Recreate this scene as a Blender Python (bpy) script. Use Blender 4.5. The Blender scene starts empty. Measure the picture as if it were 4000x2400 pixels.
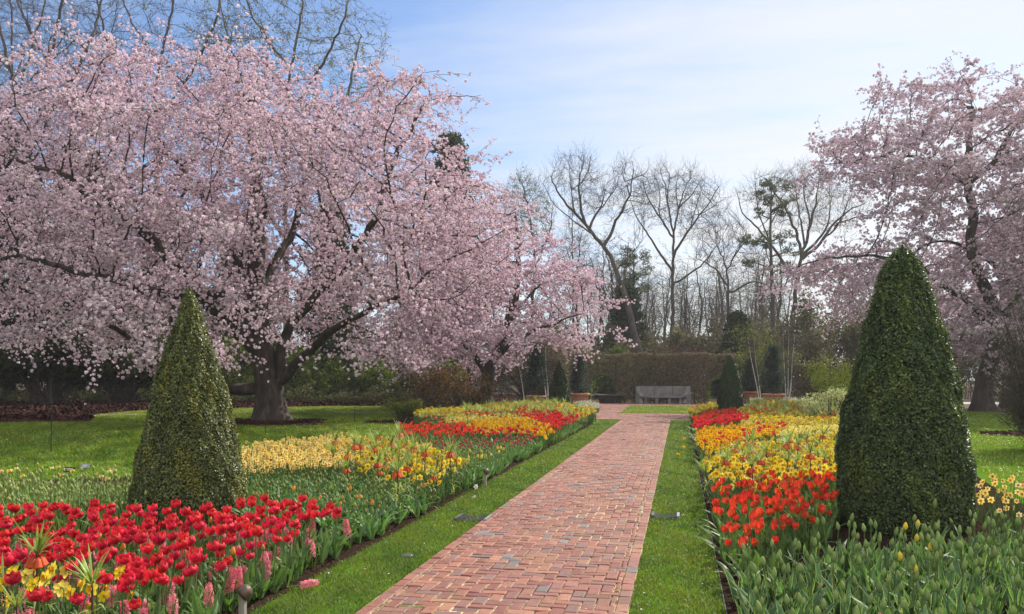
import bpy, math
import numpy as np
from mathutils import Vector, Matrix, Euler

S = bpy.context.scene
COL = S.collection
rad = math.radians

# ------------------------------------------------------------------ camera, sky, sun, exposure
FPX, CX, HY, H = 3200.0, 2000.0, 1473.0, 1.7      # focal length, image centre and horizon in photograph pixels, eye height
PSI = math.atan(656.0 / FPX)                       # the camera looks this much to the left of the path (+Y)
cam = bpy.data.objects.new('camera', bpy.data.cameras.new('camera'))
COL.objects.link(cam)
cam.location = (0, 0, H)
cam.rotation_euler = (rad(90), 0, PSI)
cam.data.sensor_width = 36.0
cam.data.lens = 36.0 * FPX / 4000.0
cam.data.shift_y = (HY - 1200.0) / 4000.0
cam.data.clip_end = 2000
S.camera = cam

SUN_AZ, SUN_EL = rad(33), rad(43)                  # azimuth from +Y towards +X, elevation
SUNV = Vector((math.sin(SUN_AZ) * math.cos(SUN_EL), math.cos(SUN_AZ) * math.cos(SUN_EL), math.sin(SUN_EL)))
sun = bpy.data.objects.new('sun', bpy.data.lights.new('sun', 'SUN'))
COL.objects.link(sun)
sun.data.energy = 5.0
sun.data.angle = rad(0.6)
sun.data.color = (1.0, 0.91, 0.77)
sun.rotation_euler = SUNV.to_track_quat('Z', 'Y').to_euler()

S.view_settings.view_transform = 'Standard'
S.view_settings.look = 'None'
S.view_settings.exposure = 0.72
S.view_settings.gamma = 1.0
S.cycles.use_denoising = True
S.cycles.max_bounces = 8
S.cycles.transparent_max_bounces = 8

W = bpy.data.worlds.new('World')
S.world = W
W.use_nodes = True


class NT:
    def __init__(s, nt):
        s.nt = nt
        nt.nodes.clear()

    def n(s, t, **kw):
        nd = s.nt.nodes.new(t)
        ins = kw.pop('ins', {})
        for k, v in kw.items():
            setattr(nd, k, v)
        for k, v in ins.items():
            s.set(nd.inputs[k], v)
        return nd

    def set(s, sock, v):
        if isinstance(v, bpy.types.NodeSocket):
            s.nt.links.new(v, sock)
        elif isinstance(v, bpy.types.Node):
            s.nt.links.new(v.outputs[0], sock)
        else:
            if isinstance(v, tuple) and len(v) == 3 and sock.type == 'RGBA':
                v = (*v, 1)
            sock.default_value = v

    def math(s, op, a, b=0.0, c=0.0, clamp=False):
        nd = s.n('ShaderNodeMath', operation=op, use_clamp=clamp)
        s.set(nd.inputs[0], a); s.set(nd.inputs[1], b); s.set(nd.inputs[2], c)
        return nd.outputs[0]

    def mix(s, f, a, b, bt='MIX'):
        nd = s.n('ShaderNodeMix', data_type='RGBA', blend_type=bt)
        s.set(nd.inputs[0], f); s.set(nd.inputs[6], a); s.set(nd.inputs[7], b)
        return nd.outputs[2]

    def noise(s, scale, detail=3.0, rough=0.55, vec=None, out='Fac'):
        nd = s.n('ShaderNodeTexNoise')
        nd.inputs['Scale'].default_value = scale
        nd.inputs['Detail'].default_value = detail
        nd.inputs['Roughness'].default_value = rough
        if vec is not None:
            s.set(nd.inputs['Vector'], vec)
        return nd.outputs[out]

    def ramp(s, f, stops):
        nd = s.n('ShaderNodeValToRGB')
        s.set(nd.inputs[0], f)
        e = nd.color_ramp.elements
        while len(e) < len(stops):
            e.new(0.5)
        for el, (p, c) in zip(e, stops):
            el.position = p
            el.color = (*c, 1) if len(c) == 3 else c
        return nd.outputs[0]

    def mapping(s, vec, scale=(1, 1, 1), rot=(0, 0, 0), loc=(0, 0, 0)):
        nd = s.n('ShaderNodeMapping')
        s.set(nd.inputs['Vector'], vec)
        nd.inputs['Scale'].default_value = scale
        nd.inputs['Rotation'].default_value = rot
        nd.inputs['Location'].default_value = loc
        return nd.outputs[0]


def build_world():
    t = NT(W.node_tree)
    sky = t.n('ShaderNodeTexSky', sky_type='NISHITA', sun_disc=False, sun_elevation=SUN_EL, sun_rotation=SUN_AZ,
              air_density=1.0, dust_density=0.8, ozone_density=1.6)
    co = t.n('ShaderNodeTexCoord').outputs['Generated']
    sep = t.n('ShaderNodeSeparateXYZ', ins={0: co})
    # thin cirrus: streaks seen on a flat layer high above, thicker towards the sun side and towards the horizon
    zc = t.math('MAXIMUM', sep.outputs[2], 0.06)
    px = t.math('DIVIDE', sep.outputs[0], zc)
    py = t.math('DIVIDE', sep.outputs[1], zc)
    vec = t.n('ShaderNodeCombineXYZ', ins={0: px, 1: py, 2: 0.0}).outputs[0]
    m1 = t.mapping(vec, scale=(0.5, 1.3, 1), rot=(0, 0, rad(-24)))
    n1 = t.noise(1.1, 7, 0.62, m1)
    n2 = t.noise(0.35, 3, 0.5, t.mapping(vec, loc=(3.1, 1.7, 0)))
    dirb = t.n('ShaderNodeVectorMath', operation='DOT_PRODUCT', ins={0: co, 1: (0.36, 0.93, 0.0)}).outputs[1]
    # bank of thin cloud: dense where dirb -> 1 , clear to the left
    bank = t.math('MULTIPLY_ADD', sep.outputs[0], 1.0, 0.20)
    rear = t.math('MULTIPLY', t.math('MAXIMUM', t.math('SUBTRACT', 0.35, sep.outputs[1]), 0.0), 2.2)   # overhead and behind: unseen bright overcast, added as fill light
    hor = t.math('SUBTRACT', 0.42, sep.outputs[2])
    f = t.math('ADD', t.math('MULTIPLY', bank, 1.25), t.math('MULTIPLY', hor, 0.95))
    f = t.math('ADD', f, t.math('MULTIPLY_ADD', n1, 2.1, -1.05))
    f = t.math('ADD', f, t.math('MULTIPLY_ADD', n2, 0.6, -0.3))
    f = t.math('MULTIPLY_ADD', f, 0.85, 0.27)
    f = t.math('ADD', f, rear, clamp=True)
    f = t.math('SMOOTH_MIN', f, 0.9, 0.35)
    glow = t.math('POWER', t.math('MAXIMUM', t.n('ShaderNodeVectorMath', operation='DOT_PRODUCT', ins={0: co, 1: (0.08, 0.97, 0.2)}).outputs[1], 0.0), 11.0)
    cl = t.mix(glow, (4.3, 4.9, 5.7), (5.9, 5.75, 5.45))
    blue = t.mix(1.0, sky.outputs[0], (0.76, 0.87, 1.02), 'MULTIPLY')
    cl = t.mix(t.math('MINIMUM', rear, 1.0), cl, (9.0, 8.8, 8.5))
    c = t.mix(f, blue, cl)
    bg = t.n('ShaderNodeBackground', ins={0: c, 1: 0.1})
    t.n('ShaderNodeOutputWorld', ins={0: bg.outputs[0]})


build_world()

# ------------------------------------------------------------------ pixels of the photograph -> places
FV = np.array([-math.sin(PSI), math.cos(PSI), 0.0])
RV = np.array([math.cos(PSI), math.sin(PSI), 0.0])


def at(px, py, z=0.0):
    """ground place (or place at height z) seen at a pixel"""
    d = FV + (px - CX) / FPX * RV + np.array([0, 0, (HY - py) / FPX])
    t = (z - H) / d[2]
    return np.array([0, 0, H]) + t * d


def at_y(px, py, y):
    """place seen at a pixel at distance y along the path"""
    d = FV + (px - CX) / FPX * RV + np.array([0, 0, (HY - py) / FPX])
    return np.array([0, 0, H]) + (y / d[1]) * d


def project(P):
    P = np.atleast_2d(P)
    q = P - np.array([0, 0, H])
    dep = q @ FV
    return np.stack([CX + FPX * (q @ RV) / dep, HY - FPX * q[:, 2] / dep], 1), dep


# ------------------------------------------------------------------ mesh helpers
class MB:
    """collects vertices, faces of any size and colours; build() links ONE mesh object"""

    def __init__(s):
        s.v, s.f, s.c, s.m, s.n = [], {}, [], {}, 0

    def add(s, v, faces, col=(0.5, 0.5, 0.5), mi=0):
        v = np.asarray(v, float).reshape(-1, 3)
        faces = np.asarray(faces, int)
        k = faces.shape[1]
        col = np.asarray(col, float)
        if col.ndim == 1:
            col = np.broadcast_to(col, (len(v), 3))
        s.v.append(v); s.c.append(col)
        s.f.setdefault(k, []).append(faces + s.n)
        s.m.setdefault(k, []).append(np.full(len(faces), mi, int))
        s.n += len(v)
        return s

    def merge(s, o, mi=None):
        base = s.n
        for v, c in zip(o.v, o.c):
            s.v.append(v); s.c.append(c)
        for k in o.f:
            for fa, mm in zip(o.f[k], o.m[k]):
                s.f.setdefault(k, []).append(fa + base)
                s.m.setdefault(k, []).append(mm if mi is None else np.full(len(fa), mi, int))
        s.n += o.n
        return s

    def arrays(s):
        return np.concatenate(s.v), {k: (np.concatenate(s.f[k]), np.concatenate(s.m[k])) for k in s.f}, np.concatenate(s.c)

    def mesh(s, name, mats, smooth=False):
        v, fs, c = s.arrays()
        me = bpy.data.meshes.new(name)
        loops = np.concatenate([fs[k][0].ravel() for k in fs])
        tot = np.concatenate([np.full(len(fs[k][0]), k, int) for k in fs])
        mi = np.concatenate([fs[k][1] for k in fs])
        me.vertices.add(len(v))
        me.vertices.foreach_set('co', v.astype(np.float32).ravel())
        me.loops.add(len(loops))
        me.loops.foreach_set('vertex_index', loops.astype(np.int32))
        me.polygons.add(len(tot))
        st = np.concatenate([[0], np.cumsum(tot)[:-1]]).astype(np.int32)
        me.polygons.foreach_set('loop_start', st)
        if not isinstance(mats, (list, tuple)):
            mats = [mats]
        for m in mats:
            me.materials.append(m)
        if len(mats) > 1:
            me.polygons.foreach_set('material_index', mi.astype(np.int32))
        me.polygons.foreach_set('use_smooth', np.full(len(tot), bool(smooth)))
        a = me.attributes.new('Col', 'FLOAT_COLOR', 'POINT')
        a.data.foreach_set('color', np.concatenate([c, np.ones((len(c), 1))], 1).astype(np.float32).ravel())
        me.update(calc_edges=True)
        return me

    def build(s, name, mats, parent=None, smooth=False, loc=None):
        o = bpy.data.objects.new(name, s.mesh(name, mats, smooth))
        COL.objects.link(o)
        if parent is not None:
            o.parent = parent
        if loc is not None:
            o.location = loc
        return o

    # ---- shapes
    def box(s, x0, x1, y0, y1, z0, z1, col=(.5, .5, .5), mi=0):
        v = [(x0, y0, z0), (x1, y0, z0), (x1, y1, z0), (x0, y1, z0), (x0, y0, z1), (x1, y0, z1), (x1, y1, z1), (x0, y1, z1)]
        return s.add(v, [(0, 3, 2, 1), (4, 5, 6, 7), (0, 1, 5, 4), (1, 2, 6, 5), (2, 3, 7, 6), (3, 0, 4, 7)], col, mi)

    def lathe(s, prof, n=16, c=(0, 0, 0), col=(.5, .5, .5), mi=0, cols=None, caps=True):
        prof = np.asarray(prof, float)
        a = np.arange(n) * 2 * math.pi / n
        k = len(prof)
        v = np.zeros((k, n, 3))
        v[:, :, 0] = prof[:, 0:1] * np.cos(a) + c[0]
        v[:, :, 1] = prof[:, 0:1] * np.sin(a) + c[1]
        v[:, :, 2] = prof[:, 1:2] + c[2]
        i, j = np.meshgrid(np.arange(k - 1), np.arange(n), indexing='ij')
        j2 = (j + 1) % n
        f = np.stack([i * n + j, i * n + j2, (i + 1) * n + j2, (i + 1) * n + j], -1).reshape(-1, 4)
        cc = col if cols is None else np.repeat(np.asarray(cols, float), n, axis=0)
        return s.add(v.reshape(-1, 3), f, cc, mi)

    def tube(s, pts, r, n=6, col=(.5, .5, .5), mi=0, cap=True):
        pts = np.asarray(pts, float)
        k = len(pts)
        r = np.broadcast_to(np.asarray(r, float), (k,))
        t = np.gradient(pts, axis=0)
        t /= np.linalg.norm(t, axis=1, keepdims=True) + 1e-9
        mean = t.mean(0)
        ref = np.eye(3)[np.argmin(np.abs(mean))]
        a = np.cross(t, ref); a /= np.linalg.norm(a, axis=1, keepdims=True) + 1e-9
        b = np.cross(t, a)
        ang = np.arange(n) * 2 * math.pi / n
        v = pts[:, None, :] + r[:, None, None] * (np.cos(ang)[None, :, None] * a[:, None, :] + np.sin(ang)[None, :, None] * b[:, None, :])
        i, j = np.meshgrid(np.arange(k - 1), np.arange(n), indexing='ij')
        j2 = (j + 1) % n
        f = np.stack([i * n + j, i * n + j2, (i + 1) * n + j2, (i + 1) * n + j], -1).reshape(-1, 4)
        cc = np.asarray(col, float)
        if cc.ndim == 2:
            cc = np.repeat(cc, n, axis=0)
        s.add(v.reshape(-1, 3), f, cc, mi)
        if cap and n > 3:
            s.add(v[-1], [tuple(range(n))], cc if cc.ndim == 1 else cc[-n:], mi)
        return s

    def strip(s, pts, wid, side, fold=0.0, col=(.5, .5, .5), mi=0, edge=None, up=None):
        """leaf blade along pts: half width wid per point, across the vector side, folded up by fold"""
        pts = np.asarray(pts, float); k = len(pts)
        wid = np.asarray(wid, float)[:, None]
        side = np.asarray(side, float)
        t = np.gradient(pts, axis=0)
        nrm = np.cross(np.broadcast_to(side, t.shape), t); nrm /= np.linalg.norm(nrm, axis=1, keepdims=True) + 1e-9
        L = pts - side * wid + nrm * wid * fold
        R = pts + side * wid + nrm * wid * fold
        v = np.stack([L, pts, R], 1).reshape(-1, 3)
        f = []
        for i in range(k - 1):
            a = i * 3
            f += [(a, a + 1, a + 4, a + 3), (a + 1, a + 2, a + 5, a + 4)]
        c = np.asarray(col, float)
        if c.ndim == 1:
            c = np.repeat(c[None], k, 0)
        if edge is None:
            return s.add(v, f, np.stack([c, c, c], 1).reshape(-1, 3), mi)
        e = np.repeat(np.asarray(edge, float)[None], k, 0)
        v = np.stack([L, L * .8 + pts * .2, pts, R * .8 + pts * .2, R], 1).reshape(-1, 3)
        f = [(i * 5 + j, i * 5 + j + 1, i * 5 + j + 6, i * 5 + j + 5) for i in range(k - 1) for j in range(4)]
        return s.add(v, f, np.stack([e, c, c * 1.06, c, e], 1).reshape(-1, 3), mi)


def stamp(dst, src, pos, R, sc, tint=None):
    """copies of src's geometry at pos (n,3), rotated by R (n,3,3), scaled by sc (n,), colours multiplied by tint (n,3)"""
    v, fs, c = src
    n, k = len(pos), len(v)
    if n == 0:
        return
    out = np.einsum('nij,kj->nki', R * np.asarray(sc)[:, None, None], v) + pos[:, None, :]
    cc = np.broadcast_to(c[None], (n, k, 3)) if tint is None else c[None] * tint[:, None, :]
    base = dst.n
    dst.v.append(out.reshape(-1, 3)); dst.c.append(np.clip(cc, 0, 1).reshape(-1, 3))
    off = (np.arange(n) * k)[:, None, None] + base
    for q in fs:
        fa, mi = fs[q]
        dst.f.setdefault(q, []).append((fa[None] + off).reshape(-1, q))
        dst.m.setdefault(q, []).append(np.tile(mi, n))
    dst.n += n * k


def rand_rot(rng, n):
    q = rng.normal(size=(n, 4)); q /= np.linalg.norm(q, axis=1, keepdims=True)
    w, x, y, z = q.T
    return np.stack([np.stack([1 - 2 * (y * y + z * z), 2 * (x * y - z * w), 2 * (x * z + y * w)], -1),
                     np.stack([2 * (x * y + z * w), 1 - 2 * (x * x + z * z), 2 * (y * z - x * w)], -1),
                     np.stack([2 * (x * z - y * w), 2 * (y * z + x * w), 1 - 2 * (x * x + y * y)], -1)], 1)


def rotz(a):
    a = np.asarray(a, float); c, s_ = np.cos(a), np.sin(a); z = np.zeros_like(a); o = np.ones_like(a)
    return np.stack([np.stack([c, -s_, z], -1), np.stack([s_, c, z], -1), np.stack([z, z, o], -1)], -2)


def frame_to(d, rng=None):
    """rotations (n,3,3) whose local z is d"""
    d = d / (np.linalg.norm(d, axis=1, keepdims=True) + 1e-9)
    ref = np.where(np.abs(d[:, 2:3]) < 0.9, np.array([[0, 0, 1.0]]), np.array([[1.0, 0, 0]]))
    x = np.cross(ref, d); x /= np.linalg.norm(x, axis=1, keepdims=True) + 1e-9
    y = np.cross(d, x)
    R = np.stack([x, y, d], -1)
    if rng is not None:
        R = np.einsum('nij,njk->nik', R, rotz(rng.uniform(0, 2 * math.pi, len(d))))
    return R


def in_poly(P, poly):
    P = np.asarray(P); poly = np.asarray(poly)
    x, y = P[:, 0], P[:, 1]
    ins = np.zeros(len(P), bool)
    j = len(poly) - 1
    for i in range(len(poly)):
        xi, yi = poly[i][:2]; xj, yj = poly[j][:2]
        cond = (yi > y) != (yj > y)
        with np.errstate(divide='ignore', invalid='ignore'):
            xx = (xj - xi) * (y - yi) / (yj - yi) + xi
        ins ^= cond & (x < xx)
        j = i
    return ins


def tag(o, label=None, cat=None, group=None, kind=None):
    if label: o['label'] = label
    if cat: o['category'] = cat
    if group: o['group'] = group
    if kind: o['kind'] = kind
    return o


def empty(name, loc, rz=0.0):
    o = bpy.data.objects.new(name, None)
    COL.objects.link(o)
    o.location = loc
    o.rotation_euler = (0, 0, rz)
    o.empty_display_size = 0.1
    return o


# ------------------------------------------------------------------ materials
def new_mat(name):
    m = bpy.data.materials.new(name)
    m.use_nodes = True
    return m, NT(m.node_tree)


def mat_plant(name, trans=0.35, rough=0.5, spec=0.3, nz=0.0, tcol=(1, 1, 1), var=0.0):
    m, t = new_mat(name)
    c = t.n('ShaderNodeAttribute', attribute_name='Col').outputs['Color']
    if nz:
        nn = t.noise(nz, 2)
        c = t.mix(1.0, c, t.ramp(nn, [(0.3, (0.7, 0.7, 0.7)), (0.7, (1.25, 1.25, 1.25))]), 'MULTIPLY')
    if var:
        rv = t.n('ShaderNodeObjectInfo').outputs['Random']
        c = t.n('ShaderNodeHueSaturation', ins={'Hue': t.math('MULTIPLY_ADD', rv, var * .03, .5 - var * .015), 'Saturation': 1.0, 'Value': t.math('MULTIPLY_ADD', t.math('FRACT', t.math('MULTIPLY', rv, 7.31)), var, 1 - var * .55), 'Color': c}).outputs[0]
    p = t.n('ShaderNodeBsdfPrincipled', ins={'Base Color': c, 'Roughness': rough, 'Specular IOR Level': spec})
    tr = t.n('ShaderNodeBsdfTranslucent', ins={'Color': t.mix(1.0, c, tcol, 'MULTIPLY')})
    mx = t.n('ShaderNodeMixShader', ins={0: trans, 1: p.outputs[0], 2: tr.outputs[0]})
    t.n('ShaderNodeOutputMaterial', ins={0: mx.outputs[0]})
    return m


def mat_solid(name, stops, scale=8.0, rough=0.8, bump=0.3, bscale=None, dist=0.02, spec=0.3, detail=5, metallic=0.0, stretch=None, col_attr=False):
    m, t = new_mat(name)
    co = t.n('ShaderNodeTexCoord').outputs['Object']
    v = t.mapping(co, scale=stretch) if stretch else co
    c = t.ramp(t.noise(scale, detail, 0.6, v), stops)
    if col_attr:
        c = t.mix(1.0, c, t.n('ShaderNodeAttribute', attribute_name='Col').outputs['Color'], 'MULTIPLY')
    p = t.n('ShaderNodeBsdfPrincipled', ins={'Base Color': c, 'Roughness': rough, 'Specular IOR Level': spec, 'Metallic': metallic})
    if bump:
        b = t.n('ShaderNodeBump', ins={'Strength': bump, 'Distance': dist, 'Height': t.noise(bscale or scale * 3, 5, 0.65, v)})
        t.set(p.inputs['Normal'], b.outputs[0])
    t.n('ShaderNodeOutputMaterial', ins={0: p.outputs[0]})
    return m


M = {}
M['leaf'] = mat_plant('leaf_tissue', 0.32, 0.48, 0.22, nz=30, tcol=(1.15, 1.25, 0.6), var=.35)
M['petal'] = mat_plant('petal_tissue', 0.3, 0.55, 0.25, nz=55, var=.35)
M['blossom'] = mat_plant('blossom_tissue', 0.36, 0.7, 0.1)
M['box_leaf'] = mat_plant('box_leaf', 0.22, 0.38, 0.38, tcol=(1.4, 1.5, 0.5))
M['far_leaf'] = mat_plant('far_leaf', 0.4, 0.7, 0.15)
M['grass'] = mat_plant('grass_blade', 0.4, 0.5, 0.3, tcol=(1.3, 1.2, 0.5))
M['bark'] = mat_solid('cherry_bark', [(0.3, (0.022, 0.017, 0.015)), (0.55, (0.055, 0.042, 0.036)), (0.75, (0.11, 0.088, 0.075))], 5, 0.85, 0.9, 14, 0.05, 0.25, stretch=(1, 1, 0.35))
M['bare_bark'] = mat_solid('bare_bark', [(0.3, (0.035, 0.028, 0.024)), (0.7, (0.095, 0.08, 0.068))], 3, 0.9, 0.5, 10, 0.04, 0.2, stretch=(1, 1, 0.3))
M['birch'] = mat_solid('birch_bark', [(0.36, (0.06, 0.05, 0.05)), (0.42, (0.6, 0.58, 0.55)), (0.8, (0.75, 0.72, 0.68))], 5, 0.7, 0.2, stretch=(1, 1, 2.5))
M['soil'] = mat_solid('bed_soil', [(0.3, (0.016, 0.011, 0.008)), (0.6, (0.045, 0.03, 0.022)), (0.85, (0.09, 0.062, 0.045))], 22, 1.0, 1.0, 45, 0.03, 0.0)
M['mulch'] = mat_solid('bark_mulch', [(0.35, (0.016, 0.009, 0.008)), (0.55, (0.055, 0.028, 0.024)), (0.75, (0.16, 0.085, 0.075))], 7, 1.0, 1.0, 30, 0.05, 0.0)
M['litter'] = mat_solid('woodland_floor', [(0.3, (0.04, 0.032, 0.018)), (0.5, (0.09, 0.07, 0.045)), (0.8, (0.15, 0.115, 0.08))], 1.3, 0.95, 0.6, 6, 0.1, 0.1)
M['stone'] = mat_solid('grey_limestone', [(0.3, (0.12, 0.118, 0.118)), (0.55, (0.19, 0.188, 0.186)), (0.8, (0.26, 0.256, 0.25))], 2.5, 0.85, 0.3, 30, 0.01, 0.2)
M['terracotta'] = mat_solid('terracotta', [(0.3, (0.3, 0.12, 0.07)), (0.7, (0.42, 0.19, 0.12))], 4, 0.85, 0.2, 20, 0.01, 0.2)
M['darkpot'] = mat_solid('dark_pot_glaze', [(0.3, (0.04, 0.03, 0.028)), (0.7, (0.08, 0.06, 0.05))], 4, 0.7, 0.1)
M['iron'] = mat_solid('dark_iron', [(0.3, (0.02, 0.02, 0.022)), (0.7, (0.05, 0.05, 0.052))], 12, 0.6, 0.1, metallic=0.5)
M['galv'] = mat_solid('weathered_steel', [(0.3, (0.16, 0.17, 0.18)), (0.7, (0.32, 0.33, 0.34))], 14, 0.5, 0.1, metallic=0.6)
M['grate'] = mat_solid('dark_grate_steel', [(0.3, (0.05, 0.05, 0.055)), (0.7, (0.13, 0.13, 0.14))], 14, 0.55, 0.1, metallic=0.4)
M['bronze'] = mat_solid('aged_bronze', [(0.3, (0.06, 0.045, 0.035)), (0.7, (0.17, 0.12, 0.09))], 20, 0.5, 0.15, metallic=0.5)
M['wood'] = mat_solid('grey_post_wood', [(0.3, (0.16, 0.14, 0.12)), (0.7, (0.34, 0.31, 0.28))], 8, 0.9, 0.4, stretch=(4, 4, 0.4))
M['black'] = mat_solid('black_label_plastic', [(0.4, (0.012, 0.012, 0.014)), (0.6, (0.02, 0.02, 0.022))], 8, 0.45, 0)
M['white'] = mat_solid('white_lettering', [(0.4, (0.7, 0.7, 0.7)), (0.6, (0.78, 0.78, 0.78))], 8, 0.6, 0)
M['dark'] = mat_solid('pit_dark', [(0.4, (0.006, 0.006, 0.006)), (0.6, (0.012, 0.011, 0.01))], 8, 1.0, 0)
M['gravel'] = mat_solid('pale_gravel', [(0.3, (0.22, 0.17, 0.14)), (0.7, (0.36, 0.29, 0.25))], 18, 0.95, 0.4, 40)
M['asphalt'] = mat_solid('pale_road', [(0.3, (0.25, 0.25, 0.26)), (0.7, (0.33, 0.33, 0.34))], 10, 0.9, 0.2, 40)


def mat_lawn():
    m, t = new_mat('mown_lawn')
    co = t.n('ShaderNodeTexCoord').outputs['Object']
    c = t.ramp(t.noise(1.1, 6, 0.65, co), [(0.3, (0.07, 0.14, 0.012)), (0.5, (0.1, 0.19, 0.016)), (0.72, (0.15, 0.25, 0.026))])
    c = t.mix(0.55, c, t.ramp(t.noise(26, 4, 0.7, t.mapping(co, scale=(1.6, 0.7, 1))), [(0.3, (0.03, 0.08, 0.008)), (0.7, (0.12, 0.22, 0.03))]))
    p = t.n('ShaderNodeBsdfPrincipled', ins={'Base Color': c, 'Roughness': 1.0, 'Specular IOR Level': 0.0})
    b = t.n('ShaderNodeBump', ins={'Strength': 0.8, 'Distance': 0.05, 'Height': t.noise(34, 5, 0.7, co)})
    t.set(p.inputs['Normal'], b.outputs[0])
    tr = t.n('ShaderNodeBsdfTranslucent', ins={'Color': c})
    t.n('ShaderNodeOutputMaterial', ins={0: p.outputs[0]})
    return m


M['lawn'] = mat_lawn()


def mat_brick():
    m, t = new_mat('fired_brick')
    co = t.n('ShaderNodeTexCoord').outputs['Object']
    a = t.n('ShaderNodeAttribute', attribute_name='Col').outputs['Color']
    c = t.mix(1.0, a, t.ramp(t.noise(16, 6, 0.7, co), [(0.25, (0.62, 0.6, 0.6)), (0.5, (0.95, 0.95, 0.95)), (0.8, (1.3, 1.3, 1.32))]), 'MULTIPLY')
    st = t.ramp(t.noise(3.2, 4, 0.6, co), [(0.45, (0, 0, 0)), (0.7, (1, 1, 1))])
    c = t.mix(t.math('MULTIPLY', st, 0.3), c, (0.17, 0.12, 0.10))
    ms = t.math('MULTIPLY', t.ramp(t.noise(1.1, 5, 0.7, co), [(0.52, (0, 0, 0)), (0.7, (1, 1, 1))]), t.ramp(t.noise(45, 3, 0.7, co), [(0.45, (0, 0, 0)), (0.6, (1, 1, 1))]))
    c = t.mix(t.math('MULTIPLY', ms, 0.5), c, (0.075, 0.085, 0.03))
    sp = t.ramp(t.noise(120, 2, 0.6, co), [(0.62, (0, 0, 0)), (0.72, (1, 1, 1))])
    c = t.mix(t.math('MULTIPLY', sp, 0.35), c, (0.06, 0.03, 0.025))
    p = t.n('ShaderNodeBsdfPrincipled', ins={'Base Color': c, 'Roughness': t.ramp(t.noise(9, 4, 0.6, co), [(0.3, (0.5, 0.5, 0.5)), (0.7, (0.8, 0.8, 0.8))]), 'Specular IOR Level': 0.35})
    b = t.n('ShaderNodeBump', ins={'Strength': 0.55, 'Distance': 0.006, 'Height': t.noise(60, 6, 0.7, co)})
    t.set(p.inputs['Normal'], b.outputs[0])
    t.n('ShaderNodeOutputMaterial', ins={0: p.outputs[0]})
    return m


M['brick'] = mat_brick()


def mat_joint():
    m, t = new_mat('joint_sand')
    co = t.n('ShaderNodeTexCoord').outputs['Object']
    c = t.ramp(t.noise(2.3, 4, 0.65, co), [(0.36, (0.025, 0.02, 0.015)), (0.46, (0.2, 0.17, 0.08)), (0.56, (0.62, 0.56, 0.3))])
    c = t.mix(t.ramp(t.noise(60, 2, 0.6, co), [(0.4, (0, 0, 0)), (0.6, (0.8, 0.8, 0.8))]), c, (0.05, 0.045, 0.025))
    p = t.n('ShaderNodeBsdfPrincipled', ins={'Base Color': c, 'Roughness': 0.95, 'Specular IOR Level': 0.1})
    t.n('ShaderNodeOutputMaterial', ins={0: p.outputs[0]})
    return m


M['joint'] = mat_joint()

# ------------------------------------------------------------------ the setting: ground, lawns, path, beds
PXL, PXR = -2.27, -0.36                            # the brick path's two edges
BEDL, BEDR = -3.03, 0.335                          # edges of the two flower beds


def sheet(name, poly, z, mat, kind='structure', thick=None, sub=None):
    mb = MB()
    v = [(p[0], p[1], z) for p in poly]
    mb.add(v, [tuple(range(len(v)))])
    o = mb.build(name, mat)
    # faces look up
    if o.data.polygons[0].normal.z < 0:
        o.data.flip_normals()
    return tag(o, kind=kind)


sheet('ground', [(-300, -60), (300, -60), (300, 420), (-300, 420)], -0.004, M['litter'])


def smooth_poly(pts, n=6):
    """closed Catmull-Rom through pts"""
    P = np.asarray(pts, float); k = len(P); out = []
    for i in range(k):
        p0, p1, p2, p3 = P[i - 1], P[i], P[(i + 1) % k], P[(i + 2) % k]
        for u in np.arange(n) / n:
            out.append(0.5 * (2 * p1 + (p2 - p0) * u + (2 * p0 - 5 * p1 + 4 * p2 - p3) * u ** 2 + (3 * p1 - p0 - 3 * p2 + p3) * u ** 3))
    return np.array(out)


LAWN = [(-60, -20), (30, -20), (34, 44), (8, 44), (7, 49), (3.2, 52.6), (-6.0, 52.6), (-9, 47), (-14, 44.5), (-23, 46), (-29, 36), (-60, 38)]
sheet('lawn', LAWN, 0.0, M['lawn'])

bed_back = [at(-900, 1905), at(0, 1882), at(560, 1866), at(960, 1826), at(1250, 1775), at(1500, 1720), at(1600, 1690), at(1560, 1640), at(1600, 1607)]
BED_L = [(BEDL, 1.5), (BEDL, 24.0), (BEDL - 0.02, 29.5), (-3.5, 32.0), (-4.6, 34.5), (-5.4, 41.0), (-5.6, 46.0), (-9.0, 46.0)] + [(p[0], p[1]) for p in bed_back[::-1]] + [(-12.0, 1.5)]
BED_R = [(BEDR, 1.5), (BEDR, 29.0), (0.5, 33.0), (1.0, 37.5), (1.3, 45.0), (3.6, 47.5), (7.2, 43.0), (7.0, 28.0), (5.4, 18.0), (4.5, 12.5), (4.4, 10.4), (5.2, 8.6), (6.4, 1.5)]


def soil(name, poly, z=0.012):
    mb = MB()
    poly = np.array([(p[0], p[1]) for p in poly])
    top = np.concatenate([poly, np.full((len(poly), 1), z)], 1)
    low = np.concatenate([poly, np.full((len(poly), 1), -0.03)], 1)
    n = len(poly)
    mb.add(top, [tuple(range(n))])
    mb.add(np.concatenate([top, low]), [(i, (i + 1) % n, (i + 1) % n + n, i + n) for i in range(n)])
    o = mb.build(name, M['soil'])
    if o.data.polygons[0].normal.z < 0:
        o.data.flip_normals()
    return tag(o, kind='structure')


soil('flower_bed_soil', BED_L)
soil('flower_bed_soil', BED_R)


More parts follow.
